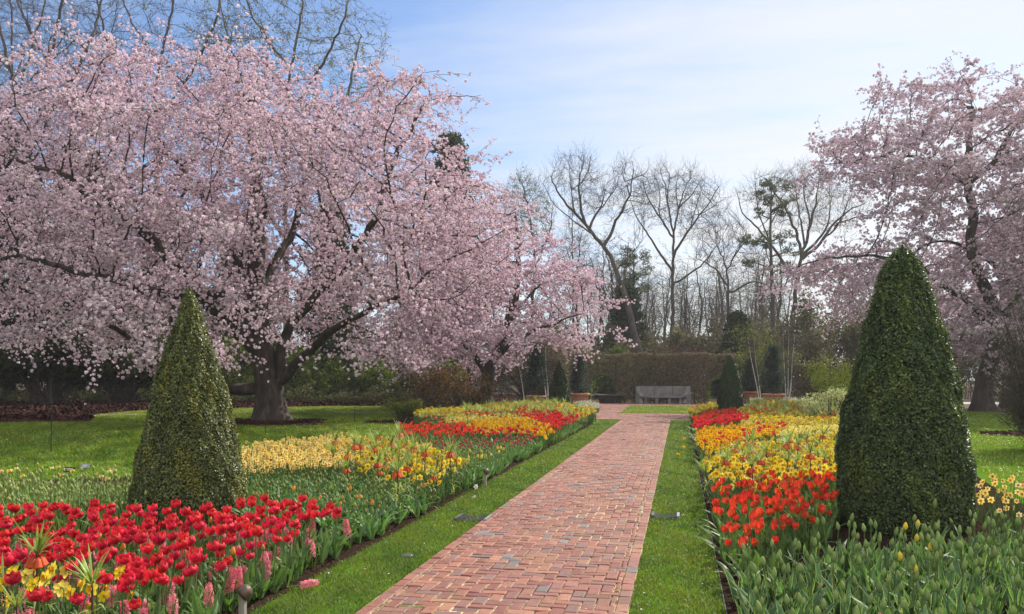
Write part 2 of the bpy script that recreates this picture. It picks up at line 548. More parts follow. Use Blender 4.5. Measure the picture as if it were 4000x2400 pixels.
def mulch_ring(cx, cy, rx, ry, seed, z=0.05):
    rng = np.random.default_rng(seed)
    a = np.linspace(0, 2 * math.pi, 40, endpoint=False)
    rr = 1 + 0.06 * np.sin(3 * a + seed) + rng.normal(0, 0.02, 40)
    mb = MB()
    ring = lambda k, zz: np.stack([cx + rx * rr * k * np.cos(a), cy + ry * rr * k * np.sin(a), np.full(40, zz)], 1)
    rs = [ring(1.0, -0.01), ring(0.93, z * 0.7), ring(0.6, z), ring(0.2, z * 1.4)]
    for i in range(3):
        mb.add(np.concatenate([rs[i], rs[i + 1]]), [(j, (j + 1) % 40, 40 + (j + 1) % 40, 40 + j) for j in range(40)])
    mb.add(rs[3], [tuple(range(40))])
    # chips
    k = int(300 * rx * ry)
    u = rng.uniform(0, 1, k) ** 0.5; th = rng.uniform(0, 6.28, k)
    P = np.stack([cx + rx * u * np.cos(th) * 0.98, cy + ry * u * np.sin(th) * 0.98, np.full(k, z * 1.1)], 1)
    q = np.array([(-.5, -.2, 0), (.5, -.2, 0), (.5, .2, 0.1), (-.5, .2, 0)]) * 0.09
    stamp(mb, (q, {4: (np.array([[0, 1, 2, 3]]), np.array([0]))}, np.ones((4, 3))), P, np.einsum('nij,njk->nik', rotz(rng.uniform(0, 6.28, k)), frame_to(rng.normal(0, .35, (k, 3)) + [0, 0, 1])), rng.uniform(.5, 1.3, k))
    return tag(mb.build('mulch_ground', M['mulch']), kind='structure')


# ---- brick path
def bricks():
    rng = np.random.default_rng(5)
    u = 0.1015
    B = []                                             # x0,x1,y0,y1
    fx0, fx1 = PXL + u, PXR - u
    ni = int(math.ceil((fx1 - fx0) / u))
    y0, y1 = 1.2, 32.6
    nj = int((y1 - y0) / u)

    def field(ax, bx, ay, by):
        i0, i1 = math.floor(ax / u) - 2, math.ceil(bx / u) + 2
        j0, j1 = math.floor(ay / u) - 2, math.ceil(by / u) + 2
        for i in range(i0, i1):
            for j in range(j0, j1):
                r = (i - j) % 4
                if r == 0:
                    x0, x1, yy0, yy1 = i * u, (i + 2) * u, j * u, (j + 1) * u
                elif r == 3:
                    x0, x1, yy0, yy1 = i * u, (i + 1) * u, j * u, (j + 2) * u
                else:
                    continue
                x0, x1, yy0, yy1 = max(x0, ax), min(x1, bx), max(yy0, ay), min(yy1, by)
                if x1 - x0 > 0.035 and yy1 - yy0 > 0.035:
                    B.append((x0, x1, yy0, yy1))

    field(fx0, fx1, y0, y1)
    for e0, e1 in ((PXL, fx0), (fx1, PXR)):
        y = y0
        while y < y1:
            B.append((e0, e1, y, y + 2 * u)); y += 2 * u
    # the cross path and the paving round the grass plot before the bench
    field(-5.0, 1.25, y1, 38.1)
    field(-4.9, -2.85, 38.1, 49.2)
    field(0.5, 1.25, 38.1, 49.2)
    field(-6.5, 4.0, 49.2, 52.4)
    B_ = np.array(B)
    keep = ~((B_[:, 0] < -4.2) & (B_[:, 2] < 34.0) & (B_[:, 2] > 32.5)) 
    B_ = B_[keep]
    n = len(B_)
    g = rng.uniform(0.0028, 0.0068, (n, 4))
    x0, x1, ya, yb = B_[:, 0] + g[:, 0], B_[:, 1] - g[:, 1], B_[:, 2] + g[:, 2], B_[:, 3] - g[:, 3]
    zt = 0.024 + rng.normal(0, 0.0018, n)
    # slow settling of the paving
    zt += 0.006 * np.sin(x0 * 2.1 + 0.7 * np.sin(ya * 0.9)) * np.sin(ya * 0.8)
    tx, ty = rng.normal(0, 0.0016, n), rng.normal(0, 0.0016, n)
    bv = 0.006
    v = np.zeros((n, 12, 3))
    for k, (sx, sy) in enumerate(((0, 0), (1, 0), (1, 1), (0, 1))):
        X = np.where(sx, x1, x0); Y = np.where(sy, yb, ya)
        dx, dy = (1 if not sx else -1) * bv, (1 if not sy else -1) * bv
        tz = zt + (tx if sx else -tx) + (ty if sy else -ty)
        v[:, k] = np.stack([X + dx, Y + dy, tz], 1)
        v[:, 4 + k] = np.stack([X, Y, tz - 0.005], 1)
        v[:, 8 + k] = np.stack([X, Y, np.full(n, 0.0)], 1)
    v[:, :, :2] += rng.normal(0, 0.0007, (n, 12, 2))
    f = [(0, 1, 2, 3)]
    for k in range(4):
        k2 = (k + 1) % 4
        f += [(4 + k, 4 + k2, k2, k), (8 + k, 8 + k2, 4 + k2, 4 + k)]
    F = (np.array(f)[None] + (np.arange(n) * 12)[:, None, None]).reshape(-1, 4)
    pal = np.array([(0.222, 0.083, 0.06), (0.245, 0.096, 0.066), (0.19, 0.068, 0.054), (0.265, 0.112, 0.074), (0.21, 0.09, 0.074), (0.175, 0.092, 0.085), (0.155, 0.128, 0.13), (0.28, 0.132, 0.085)])
    pi = rng.choice(len(pal), n, p=[.23, .19, .15, .11, .13, .09, .04, .06])
    c = pal[pi] * rng.uniform(0.78, 1.08, (n, 1))
    mb = MB()
    mb.add(v.reshape(-1, 3), F, np.repeat(c, 12, 0))
    o = mb.build('brick_path', M['brick'])
    tag(o, kind='structure')
    for a, b, c0, d in ((PXL, PXR, 1.2, 32.6), (-4.2, 1.25, 32.6, 38.1), (-4.9, -2.85, 38.1, 49.2), (0.5, 1.25, 38.1, 49.2), (-6.5, 4.0, 49.2, 52.4)):
        sheet('path_joints', [(a, c0), (b, c0), (b, d), (a, d)], 0.013, M['joint'])


bricks()
sheet('lawn_path', [at(-700, 1640)[:2], at(1130, 1607)[:2], at(1530, 1612)[:2], at(1530, 1616)[:2], at(1130, 1611)[:2], at(-700, 1646)[:2]], 0.008, M['gravel'])
_mb = np.array([at(-900, 1700), at(0, 1652), at(350, 1648), at(372, 1630), at(360, 1622), at(560, 1604), at(900, 1597), at(1300, 1588), at(1550, 1589)])[:, :2]
sheet('mulch_bed', list(_mb) + [(-8, 75), (-60, 85), (-110, 60)], 0.010, M['mulch'])
def chips():
    rng = np.random.default_rng(12)
    n = 16000
    P = rng.uniform([-46, 28], [-9, 58], (n, 2))
    P = P[in_poly(P, list(map(tuple, _mb)) + [(-8, 75), (-60, 85), (-110, 60)])]
    P = np.concatenate([P, np.full((len(P), 1), .04)], 1)
    mb = MB()
    q = np.array([(-.5, -.22, 0), (.5, -.22, 0), (.5, .22, .15), (-.5, .22, 0)]) * .22
    stamp(mb, (q, {4: (np.array([[0, 1, 2, 3]]), np.array([0]))}, np.ones((4, 3))), P, frame_to(rng.normal(0, .6, (len(P), 3)) + [0, 0, 1], rng), rng.uniform(.5, 1.4, len(P)))
    tag(mb.build('mulch_chips', M['mulch']), 'dark bark chips and leaf litter under the trees beyond the lawn', 'mulch', kind='stuff')


chips()
sheet('road', [at(3700, 1579)[:2], at(4600, 1588)[:2], at(4600, 1580)[:2], at(3700, 1572)[:2]], 0.012, M['asphalt'])


# ---- grass
def blades(rng, P, h, w, cols, mb, lean=0.5, bend=True):
    n = len(P)
    a = rng.uniform(0, 2 * math.pi, n)
    d = np.stack([np.cos(a), np.sin(a), np.zeros(n)], 1)
    sd = np.stack([-d[:, 1], d[:, 0], np.zeros(n)], 1)
    hh = h * rng.uniform(0.55, 1.35, n)[:, None]
    ln = rng.uniform(0.1, lean * 2, n)[:, None] * hh
    up = np.array([0, 0, 1.0])
    b0, b1 = P - sd * w / 2, P + sd * w / 2
    m = P + up * hh * 0.62 + d * ln * 0.35
    m0, m1 = m - sd * w * 0.4, m + sd * w * 0.4
    tip = P + up * hh * 0.95 + d * ln
    v = np.stack([b0, b1, m1, m0, tip], 1).reshape(-1, 3)
    o = (np.arange(n) * 5)[:, None]
    base = mb.n
    c = cols[rng.integers(0, len(cols), n)] * rng.uniform(0.8, 1.2, (n, 1))
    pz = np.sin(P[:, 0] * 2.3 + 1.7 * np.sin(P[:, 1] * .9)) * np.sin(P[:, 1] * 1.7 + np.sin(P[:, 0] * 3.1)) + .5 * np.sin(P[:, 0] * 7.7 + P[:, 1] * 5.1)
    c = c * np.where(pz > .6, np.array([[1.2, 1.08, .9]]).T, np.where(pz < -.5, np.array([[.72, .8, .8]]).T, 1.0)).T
    mb.v.append(v); mb.c.append(np.repeat(c, 5, 0)); mb.n += len(v)
    mb.f.setdefault(4, []).append(np.array([[0, 1, 2, 3]]) + o + base); mb.m.setdefault(4, []).append(np.zeros(n, int))
    mb.f.setdefault(3, []).append(np.array([[3, 2, 4]]) + o + base); mb.m.setdefault(3, []).append(np.zeros(n, int))


GC = np.array([(0.125, 0.205, 0.018), (0.155, 0.24, 0.022), (0.19, 0.27, 0.03), (0.105, 0.18, 0.016), (0.2, 0.25, 0.05), (0.2, 0.2, 0.06)])


def grass():
    rng = np.random.default_rng(9)
    mb = MB()
    for x0, x1 in ((BEDL + 0.0, PXL - 0.004), (PXR + 0.004, BEDR - 0.01)):
        for y0, y1, den, h, w in ((2.6, 6, 9000, 0.032, 0.0045), (6, 9, 6500, 0.032, 0.006), (9, 14, 3500, 0.034, 0.009), (14, 22, 1700, 0.036, 0.014), (22, 32.5, 800, 0.038, 0.022)):
            n = int((x1 - x0) * (y1 - y0) * den)
            P = np.stack([rng.uniform(x0, x1, n), rng.uniform(y0, y1, n), np.full(n, 0.0)], 1)
            pt = np.sin(P[:, 0] * 9 + 2 * np.sin(P[:, 1] * 3)) * np.sin(P[:, 1] * 5.3) > rng.uniform(-1.9, 1.0, n)
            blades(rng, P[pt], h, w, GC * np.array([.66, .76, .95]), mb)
    for pol, n, h, w in (([(-2.8, 38.2), (0.45, 38.2), (0.45, 49.1), (-2.8, 49.1)], 9000, 0.05, 0.03),
                         ([(-34, 10), (-4, 10), (-4, 33), (-10, 44), (-23, 45), (-34, 34)], 210000, 0.05, 0.022),
                         ([(4.3, 8), (14, 8), (30, 43), (8, 43.5), (6.8, 28)], 110000, 0.05, 0.022)):
        pa = np.array(pol); lo, hi = pa.min(0), pa.max(0)
        P = rng.uniform(lo, hi, (n, 2)); P = P[in_poly(P, pa)]
        P = P[~in_poly(P, BED_L) & ~in_poly(P, BED_R) & ~in_poly(P, list(map(tuple, _mb)) + [(-8, 75), (-60, 85), (-110, 60)])]
        P = np.concatenate([P, np.zeros((len(P), 1))], 1)
        q, dep = project(P)
        P = P[(q[:, 0] > -500) & (q[:, 0] < 4500)]
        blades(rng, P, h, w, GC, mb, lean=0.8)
    tag(mb.build('grass', M['grass']), kind='stuff')
    # lawn daisies
    mb = MB()
    P = np.array([at(px, py) for px, py in zip(rng.uniform(-100, 420, 90), rng.uniform(1690, 1740, 90))])
    for p in P:
        mb.add(p + np.array([(-.02, 0, .05), (0, -.02, .055), (.02, 0, .05), (0, .02, .055)]), [(0, 1, 2, 3)], (0.8, 0.8, 0.78))
    tag(mb.build('lawn_daisies', M['petal']), 'tiny white daisies scattered in the lawn left of the clipped cone', 'daisies', kind='stuff')


grass()


def litter():
    rng = np.random.default_rng(66)
    mb = MB()
    P = np.stack([rng.uniform(-3.1, .3, 420), rng.uniform(3.3, 15, 420), np.zeros(420)], 1)
    on = (P[:, 0] > PXL) & (P[:, 0] < PXR)
    P = P[~on | (rng.uniform(size=420) < .5)]
    on = (P[:, 0] > PXL) & (P[:, 0] < PXR)
    P[:, 2] = np.where(on, .031, .035)
    cols = np.array([(0.75, 0.66, 0.68), (0.72, 0.6, 0.64), (0.3, 0.2, 0.1), (0.2, 0.13, 0.07), (0.25, 0.28, 0.08)])
    leaf_quads(mb, rng, P, .017, cols, R=frame_to(rng.normal(0, .25, P.shape) + [0, 0, 1], rng), asp=.8)
    tag(mb.build('fallen_petals', M['petal']), 'fallen petals and bits of leaf on the path and grass strips', 'petals', kind='stuff')


# steel edging along the right bed
tag(MB().box(BEDR - 0.012, BEDR - 0.006, 1.6, 29.0, -0.02, 0.016).build('bed_edging', M['grate']), 'thin steel edging strip along the right flower bed', 'edging')


def ell(rng, n, c, r, shell=0.0):
    d = rng.normal(size=(n, 3)); d /= np.linalg.norm(d, axis=1, keepdims=True)
    u = (shell + (1 - shell) * rng.uniform(0, 1, n)) ** (1 / 3.0 if shell == 0 else 1)
    return np.asarray(c) + d * u[:, None] * np.asarray(r)


# ------------------------------------------------------------------ trees
def colonize(nodes, par, attr, step, kill, rng, maxit=260, trop=(0, 0, 0.0), jit=0.12, cap=30000):
    nodes = [np.asarray(p, float) for p in nodes]; par = list(par)
    A = attr.copy()
    N = np.array(nodes)
    D2 = ((A[:, None, :] - N[None]) ** 2).sum(-1)
    near = D2.argmin(1); nd = D2.min(1)
    alive = np.ones(len(A), bool)
    trop = np.asarray(trop, float)
    last = {}
    for it in range(maxit):
        idx = np.nonzero(alive)[0]
        if len(idx) == 0 or len(nodes) > cap:
            break
        u, inv = np.unique(near[idx], return_inverse=True)
        base = np.array([nodes[k] for k in u])
        dv = A[idx] - base[inv]
        ln = np.linalg.norm(dv, axis=1, keepdims=True) + 1e-9
        acc = np.zeros((len(u), 3)); np.add.at(acc, inv, dv / ln)
        acc /= np.linalg.norm(acc, axis=1, keepdims=True) + 1e-6
        acc += trop + rng.normal(0, jit, acc.shape)
        acc /= np.linalg.norm(acc, axis=1, keepdims=True) + 1e-6
        new = base + acc * step
        ok = []
        for k, (pu, p) in enumerate(zip(u, new)):
            l = last.get(pu)
            if l is not None and any(((p - q) ** 2).sum() < (0.35 * step) ** 2 for q in l):
                # stuck: release its attractors
                alive[idx[inv == k]] &= rng.uniform(size=(inv == k).sum()) > 0.5
                continue
            last.setdefault(pu, []).append(p)
            ok.append(k)
        if not ok:
            continue
        st = len(nodes)
        for k in ok:
            nodes.append(new[k]); par.append(int(u[k]))
        NN = new[ok]
        d2 = ((A[:, None, :] - NN[None]) ** 2).sum(-1)
        m = d2.min(1); am = d2.argmin(1)
        b = m < nd
        nd[b] = m[b]; near[b] = am[b] + st
        alive &= nd > kill ** 2
    return np.array(nodes), np.array(par)


def seeds(polys, step, radii=None):
    """polylines (first is the trunk) -> nodes and parents; later ones start at the nearest existing node"""
    nodes, par, sr = [], [], []
    for k, pl in enumerate(polys):
        pl = np.asarray(pl, float)
        rr = radii[k] if radii is not None and k < len(radii) else None
        if k == 0:
            cur = -1
            pts = [pl[0]]
        else:
            cur = int(((np.array(nodes) - pl[0]) ** 2).sum(1).argmin())
            pts = []
        # smooth the polyline
        seg = np.linalg.norm(np.diff(pl, axis=0), axis=1)
        cum = np.concatenate([[0], np.cumsum(seg)])
        n = max(2, int(cum[-1] / step))
        ss = np.linspace(0, cum[-1], n + 1)
        sm = np.stack([np.interp(ss, cum, pl[:, i]) for i in range(3)], 1)
        for _ in range(2):
            sm[1:-1] = (sm[:-2] + 2 * sm[1:-1] + sm[2:]) / 4
        kr = np.random.default_rng(len(sm) * 7 + k)
        kn = kr.normal(0, .09 * step, sm.shape); kn[0] = 0
        if k == 0: kn[:3] = 0
        sm = sm + kn + .5 * np.roll(kn, 1, 0) * (k > 0)
        q = sm if k == 0 else sm[1:]
        for i, p in enumerate(q):
            nodes.append(p); par.append(cur); cur = len(nodes) - 1
            sr.append(np.nan if rr is None else rr[0] + (rr[1] - rr[0]) * (i / max(1, len(q) - 1)) ** (rr[2] if len(rr) > 2 else 1))
    return nodes, par, np.array(sr)


def set_radii(r, par, sr):
    k = ~np.isnan(sr)
    r[:len(sr)][k] = sr[k]
    for i in range(1, len(r)):
        if par[i] >= 0: r[i] = min(r[i], r[par[i]] * .97)
    return r


def skeleton_radius(N, par, rtip, rbase):
    n = len(N)
    cnt = np.zeros(n); kids = [[] for _ in range(n)]
    for i, p in enumerate(par):
        if p >= 0: kids[p].append(i)
    order = np.argsort([0])  # placeholder
    cnt = np.array([1.0 if not k else 0.0 for k in kids])
    for i in range(n - 1, 0, -1):
        if par[i] >= 0: cnt[par[i]] += cnt[i]
    e = math.log(rbase / rtip) / math.log(max(cnt[0], 2))
    return rtip * cnt ** e, kids, cnt


def tubes(N, par, rad_, kids, cnt, split, flare=0.8, flare_h=0.4, minr=0.0):
    """thick and thin limbs as two MB"""
    big, thin = MB(), MB()
    start = [(0, -1)]
    while start:
        s0, p0 = start.pop()
        ch = [s0]; cur = s0
        while kids[cur]:
            ks = sorted(kids[cur], key=lambda q: -cnt[q])
            for q in ks[1:]:
                start.append((q, cur))
            cur = ks[0]; ch.append(cur)
        pts = N[ch]; r = rad_[ch].copy()
        if p0 >= 0:
            pts = np.concatenate([N[p0][None], pts])
            r = np.concatenate([[min(r[0] * 1.15, rad_[p0])], r])
        if len(pts) < 2: continue
        if p0 < 0:
            r = r * (1 + flare * np.exp(-(pts[:, 2] - pts[0, 2]) / flare_h))
        r[-1] *= 0.5
        # a chain goes over to the thin mesh where it gets thin
        k = int((r > split).sum())
        rm = r.max()
        def put(mb, a, b):
            if b - a < 2: return
            q = r[a:b].max()
            if q < minr: return
            ns = 12 if q > 0.25 else 8 if q > 0.1 else 6 if q > 0.05 else 4 if q > 0.02 else 3
            mb.tube(pts[a:b], r[a:b], ns)
        if k >= 2:
            put(big, 0, k); put(thin, k - 1, len(pts))
        else:
            put(thin, 0, len(pts))
    return big, thin


def rough_trunk(mb, amp, seed):
    rng = np.random.default_rng(seed)
    for i, v in enumerate(mb.v):
        ph = rng.uniform(0, 6.28)
        n = np.sin(v[:, 0] * 9 + 1.3 * v[:, 2] + ph) * np.sin(v[:, 1] * 8 + 0.8 * v[:, 2]) + 0.6 * np.sin(v[:, 2] * 3.3 + v[:, 0] * 5)
        v += (n[:, None] * amp) * np.array([1, 1, 0.3])


# blossom pompon: crumpled petals turned all ways round a centre
def pompons(k, seed, nq=13):
    out = []
    rng = np.random.default_rng(seed)
    for _ in range(k):
        v, f, c = [], [], []
        for q in range(nq):
            d = rng.normal(size=3); d /= np.linalg.norm(d)
            R = frame_to((d + rng.normal(0, .45, 3))[None], rng)[0]
            s = rng.uniform(0.38, 0.58)
            quad = np.array([(-.5, -.42, 0.06), (.5, -.42, -0.05), (.42, .5, 0.1), (-.42, .5, -0.04)]) * s * 1.5
            v.append(quad @ R.T + d * 0.62)
            f.append(np.arange(4) + 4 * q)
            t = rng.uniform(0.85, 1.12)
            c.append(np.repeat([[t, t * rng.uniform(0.88, 1.04), t * rng.uniform(.94, 1.03)]], 4, 0))
        out.append((np.concatenate(v), {4: (np.array(f), np.zeros(nq, int))}, np.concatenate(c)))
    return out


POM = pompons(8, 3)
POM_FAR = pompons(6, 4, 6)


def twigs(rng, N, par, rad_, thr, per, length, ncl, droop, flat=0.55, fwd=0.8):
    """twigs from all thin limbs; returns polylines (m,k,3)"""
    sel = np.nonzero((rad_ < thr) & (par >= 0))[0]
    sel = np.repeat(sel, per)
    d0 = N[sel] - N[par[sel]]
    d0 /= np.linalg.norm(d0, axis=1, keepdims=True) + 1e-9
    r = rng.normal(size=d0.shape); r[:, 2] *= flat
    r /= np.linalg.norm(r, axis=1, keepdims=True)
    d = d0 * fwd + r
    d /= np.linalg.norm(d, axis=1, keepdims=True)
    L = length * rng.uniform(0.5, 1.35, len(sel))
    u = np.linspace(0, 1, ncl)
    P = N[sel][:, None, :] + d[:, None, :] * (L[:, None] * u[None])[:, :, None]
    P[:, :, 2] -= droop * (L[:, None] * u[None] ** 2)
    w = rng.normal(0, 0.05, P.shape); w[:, 0] = 0
    P += w * L[:, None, None]
    return P


def twig_mesh(mb, P, r0):
    """all twigs at once as flat three-sided tubes"""
    m, k, _ = P.shape
    t = P[:, -1] - P[:, 0]; t /= np.linalg.norm(t, axis=1, keepdims=True) + 1e-9
    ref = np.where(np.abs(t[:, 2:3]) < 0.9, np.array([[0, 0, 1.0]]), np.array([[1.0, 0, 0]]))
    a = np.cross(t, ref); a /= np.linalg.norm(a, axis=1, keepdims=True) + 1e-9
    b = np.cross(t, a)
    r = r0 * np.linspace(1, 0.35, k)
    vs = []
    for q in range(3):
        an = q * 2.0944
        vs.append(P + (a[:, None] * math.cos(an) + b[:, None] * math.sin(an)) * r[None, :, None])
    v = np.stack(vs, 2)                                   # m,k,3sides,3
    i, j = np.meshgrid(np.arange(k - 1), np.arange(3), indexing='ij')
    j2 = (j + 1) % 3
    f = np.stack([i * 3 + j, i * 3 + j2, (i + 1) * 3 + j2, (i + 1) * 3 + j], -1).reshape(-1, 4)
    F = (f[None] + (np.arange(m) * k * 3)[:, None, None]).reshape(-1, 4)
    mb.add(v.reshape(-1, 3), F)


def sample_profile(rng, poly, n, depth, ycen=0.0, back=1.0):
    """points in a crown: side profile (x,z) polygon, lens-shaped in depth"""
    poly = np.asarray(poly, float); lo, hi = poly.min(0), poly.max(0); cen = poly.mean(0)
    out = []
    while sum(len(o) for o in out) < n:
        p = rng.uniform(lo, hi, (n * 2, 2))
        y = rng.uniform(-1, 1, n * 2)
        s = np.sqrt(1 - np.where(y < 0, 0.88, 0.75) * y ** 2)                    # profile shrinks towards the near and far side
        q = cen + (p - cen) / s[:, None]
        ok = in_poly(q, poly)
        out.append(np.stack([p[ok, 0], ycen + y[ok] * depth * np.where(y[ok] > 0, back, 1), p[ok, 1]], 1))
    return np.concatenate(out)[:n]


def lobes(rng, hull, base, depth, nl, natt, rx=(1.5, 2.7), rz=(.28, .5), zmin=1.6, back=1.0):
    """points in flattened, outward drooping clouds of a broad crown"""
    loc = np.array(px_local(base, base[1], hull)); lo, hi = loc.min(0), loc.max(0)
    cen = np.array([0, 0, lo[2] + .45 * (hi[2] - lo[2])])
    C = []
    tries = 0
    while len(C) < nl and tries < 60000:
        tries += 1
        c = np.array([rng.uniform(lo[0], hi[0]), rng.uniform(-depth, depth * back), rng.uniform(lo[2], hi[2])])
        e = (c[0] / (max(-lo[0], hi[0]) * 1.05)) ** 2 + (c[1] / (depth * (back if c[1] > 0 else 1))) ** 2
        if e > 1 or c[2] > hi[2] - (hi[2] - lo[2]) * .5 * e ** 1.6: continue
        # hollow towards the middle below
        if e < .12 and c[2] < lo[2] + .35 * (hi[2] - lo[2]): continue
        q, d = project((c + base)[None])
        if not in_poly(q, hull)[0]: continue
        m = .9 * (np.mean(rx)) * FPX / d[0] * .45
        ok = all(in_poly(q + np.array([[a, b]]), hull)[0] for a, b in ((m, 0), (-m, 0), (0, m * .4), (0, -m * .5)))
        if not ok: continue
        if C and (((np.array(C) - c) * np.array([1, 1, 2.3])) ** 2).sum(1).min() < (np.mean(rx) * .66) ** 2: continue
        C.append(c)
    C = np.array(C)
    k = rng.integers(0, len(C), natt)
    out = C.copy(); out[:, 2] = 0; out += rng.normal(0, .25 * depth, out.shape) * np.array([1, 1, 0]); out /= np.linalg.norm(out, axis=1, keepdims=True) + 1e-6
    tang = np.stack([-out[:, 1], out[:, 0], np.zeros(len(C))], 1)
    la, lb, lc = rng.uniform(rx[0] * 1.1, rx[1] * 1.25, len(C)), rng.uniform(rx[0] * .5, rx[1] * .6, len(C)), rng.uniform(*rz, len(C))
    hgt = np.clip((C[:, 2] - lo[2]) / (hi[2] - lo[2]), 0, 1)
    slope = rng.uniform(.04, .4, len(C)) * (1.1 - hgt * .9)
    B = ell(rng, natt, 0, 1)
    x = B[:, 0] * la[k]
    P = out[k] * x[:, None] + tang[k] * (B[:, 1] * lb[k])[:, None]
    P[:, 2] = B[:, 2] * lc[k] - slope[k] * x - .035 * x ** 2
    P = P + C[k]
    return P[P[:, 2] > zmin]


def cherry(name, base, limbs, profile, depth, natt, rbase, label, seed, csize=0.052, per=2, ncl=15, twig_l=1.1, pom=POM, thr=0.05, kill=0.6, step=0.42, back=1.0, tone=1.0, extra=None, radii=None, gap=0.0, droop=0.16, keep=.92, nlobe=0, rx=(1.5, 2.7), rz=(.28, .5)):
    rng = np.random.default_rng(seed)
    root = empty(name, (base[0], base[1], 0))
    tag(root, label, 'cherry tree', 'pink blossoming cherry trees')
    A = lobes(rng, profile, base, depth, nlobe, natt, rx, rz, back=back) if nlobe else sample_profile(rng, profile, natt, depth, back=back)
    if extra is not None:
        A = np.concatenate([A, extra])
    nodes, par, sr = seeds(limbs, step, radii)
    N, par = colonize(nodes, par, A, step, kill, rng, trop=(0, 0, 0.08))
    r, kids, cnt = skeleton_radius(N, par, 0.012, rbase)
    r = set_radii(r, par, sr)
    big, thin = tubes(N, par, r, kids, cnt, 0.09, flare=0.55, flare_h=0.45)
    rough_trunk(big, 0.02, seed)
    big.build('trunk', M['bark'], root, smooth=True)
    P = twigs(rng, N, par, r, thr, per, twig_l, ncl, droop, flat=.3)
    tipn = np.array([k for k in range(len(N)) if not kids[k]])
    rt = np.full(len(N), 9.0); rt[tipn] = 0
    P = np.concatenate([P, twigs(rng, N, par, rt, .5, 1, twig_l * 1.25, ncl, droop, flat=.3, fwd=1.6)])
    # thin out in patches so that the crown has gaps
    c = P.mean(1)
    g = np.sin(c[:, 0] * 1.1 + 1.7 * np.sin(c[:, 2] * 0.8 + seed)) * np.sin(c[:, 1] * 0.9 + c[:, 2] * 1.9) + 0.35 * np.sin(c[:, 2] * 5.0 + c[:, 0])
    P = P[g - gap > rng.uniform(-1.5, 0.0, len(P))]
    twig_mesh(thin, P, 0.009)
    thin.build('branches', M['bark'], root)
    Q = P[:, 1:].reshape(-1, 3)
    Q = Q + rng.normal(0, 0.038, Q.shape) - np.array([0, 0, 0.02])
    Q = Q[rng.uniform(size=len(Q)) < keep]
    Q = Q[Q[:, 2] > 0.9]
    mb = MB()
    which = rng.integers(0, len(pom), len(Q))
    bc = np.array([0.63, 0.475, 0.55]); wc = np.array([0.85, 0.775, 0.825])
    big_t = 0.5 + 0.5 * np.sin(Q[:, 0] * 0.7 + Q[:, 2] * 1.1 + seed) * np.sin(Q[:, 1] * 0.9)
    mixv = np.clip(0.25 + 0.5 * big_t + rng.normal(0, 0.22, len(Q)), 0, 1)[:, None]
    tint = (bc * (1 - mixv) + wc * mixv) * tone
    for k in range(len(pom)):
        s = which == k
        stamp(mb, pom[k], Q[s], rand_rot(rng, s.sum()), csize * rng.uniform(0.6, 1.3, s.sum()), tint[s])
    mb.build('crown', M['blossom'], root)
    print(name, 'nodes', len(N), 'clusters', len(Q))
    return root


def px_local(base, y, pts, dy=None):
    """pixels of the photograph -> tree-local points on the plane at distance y"""
    out = []
    for k, (px, py) in enumerate(pts):
        p = at_y(px, py, y + (dy[k] if dy else 0))
        out.append((p[0] - base[0], p[1] - base[1], p[2]))
    return out


def pro(base, pts):
    return [(p[0], p[2]) for p in px_local(base, base[1], pts)]


# the great cherry on the left lawn
b = at(1062, 1652)
limbs1 = [px_local(b, b[1], [(1062, 1652), (1058, 1560), (1050, 1480), (1030, 1380), (1010, 1250), (1000, 1050), (1010, 850), (1000, 600), (980, 350)]),
          px_local(b, b[1], [(1055, 1540), (1000, 1522), (900, 1520), (760, 1500), (600, 1380), (400, 1250)], [0, -.1, -.2, -.8, -2, -3.5]),
          px_local(b, b[1], [(1045, 1420), (960, 1310), (860, 1230), (700, 1050), (520, 850), (300, 700), (50, 620)], [0, -.3, -1, -2, -3, -3.5, -4]),
          px_local(b, b[1], [(1075, 1520), (1130, 1450), (1180, 1390), (1280, 1300), (1420, 1220), (1600, 1130)], [0, 0, -.3, -1.2, -2.5, -3.5]),
          px_local(b, b[1], [(1090, 1480), (1095, 1400), (1110, 1300), (1250, 1150), (1400, 950), (1470, 850), (1550, 600), (1650, 420)], [0, 0, .3, .5, .5, 0, 0, 0]),
          px_local(b, b[1], [(1020, 1300), (950, 1050), (800, 800), (600, 500), (400, 260), (200, 80)], [0, 1, 2, 2.5, 2.5, 2]),
          px_local(b, b[1], [(1005, 1150), (1150, 900), (1200, 600), (1250, 420)], [0, 2, 3, 4]),
          px_local(b, b[1], [(1010, 1250), (900, 1150), (640, 1160), (380, 1080), (100, 1000), (-150, 1050)], [0, -2.5, -4.5, -5.5, -6, -6])]
prof1 = [(-250, 600), (-60, 420), (150, 330), (220, 180), (165, 30), (330, 130), (480, 150), (560, 90), (700, 130), (790, 20), (900, 120), (1020, 130), (1150, 250), (1270, 330), (1300, 190), (1380, 190),
                (1560, 240), (1640, 290), (1845, 380), (1835, 460), (1690, 510), (1720, 580), (1980, 600), (1900, 680), (2060, 850), (1950, 1050), (1800, 1250), (1650, 1440), (1480, 1440), (1300, 1390), (1120, 1330), (1000, 1280),
                (900, 1380), (760, 1440), (560, 1470), (420, 1380), (250, 1330), (100, 1350), (-150, 1380), (-350, 1150)]
cherry('cherry_tree', b, limbs1, prof1, 8.0, 6200, 0.56, 'huge spreading pink cherry in full blossom on the left lawn, thick dark trunk', 21, nlobe=250, gap=.1, radii=[(.55, .16, .8), (.24, .07), (.3, .06), (.2, .04), (.3, .05), (.2, .03), (.18, .03), (.22, .04)])

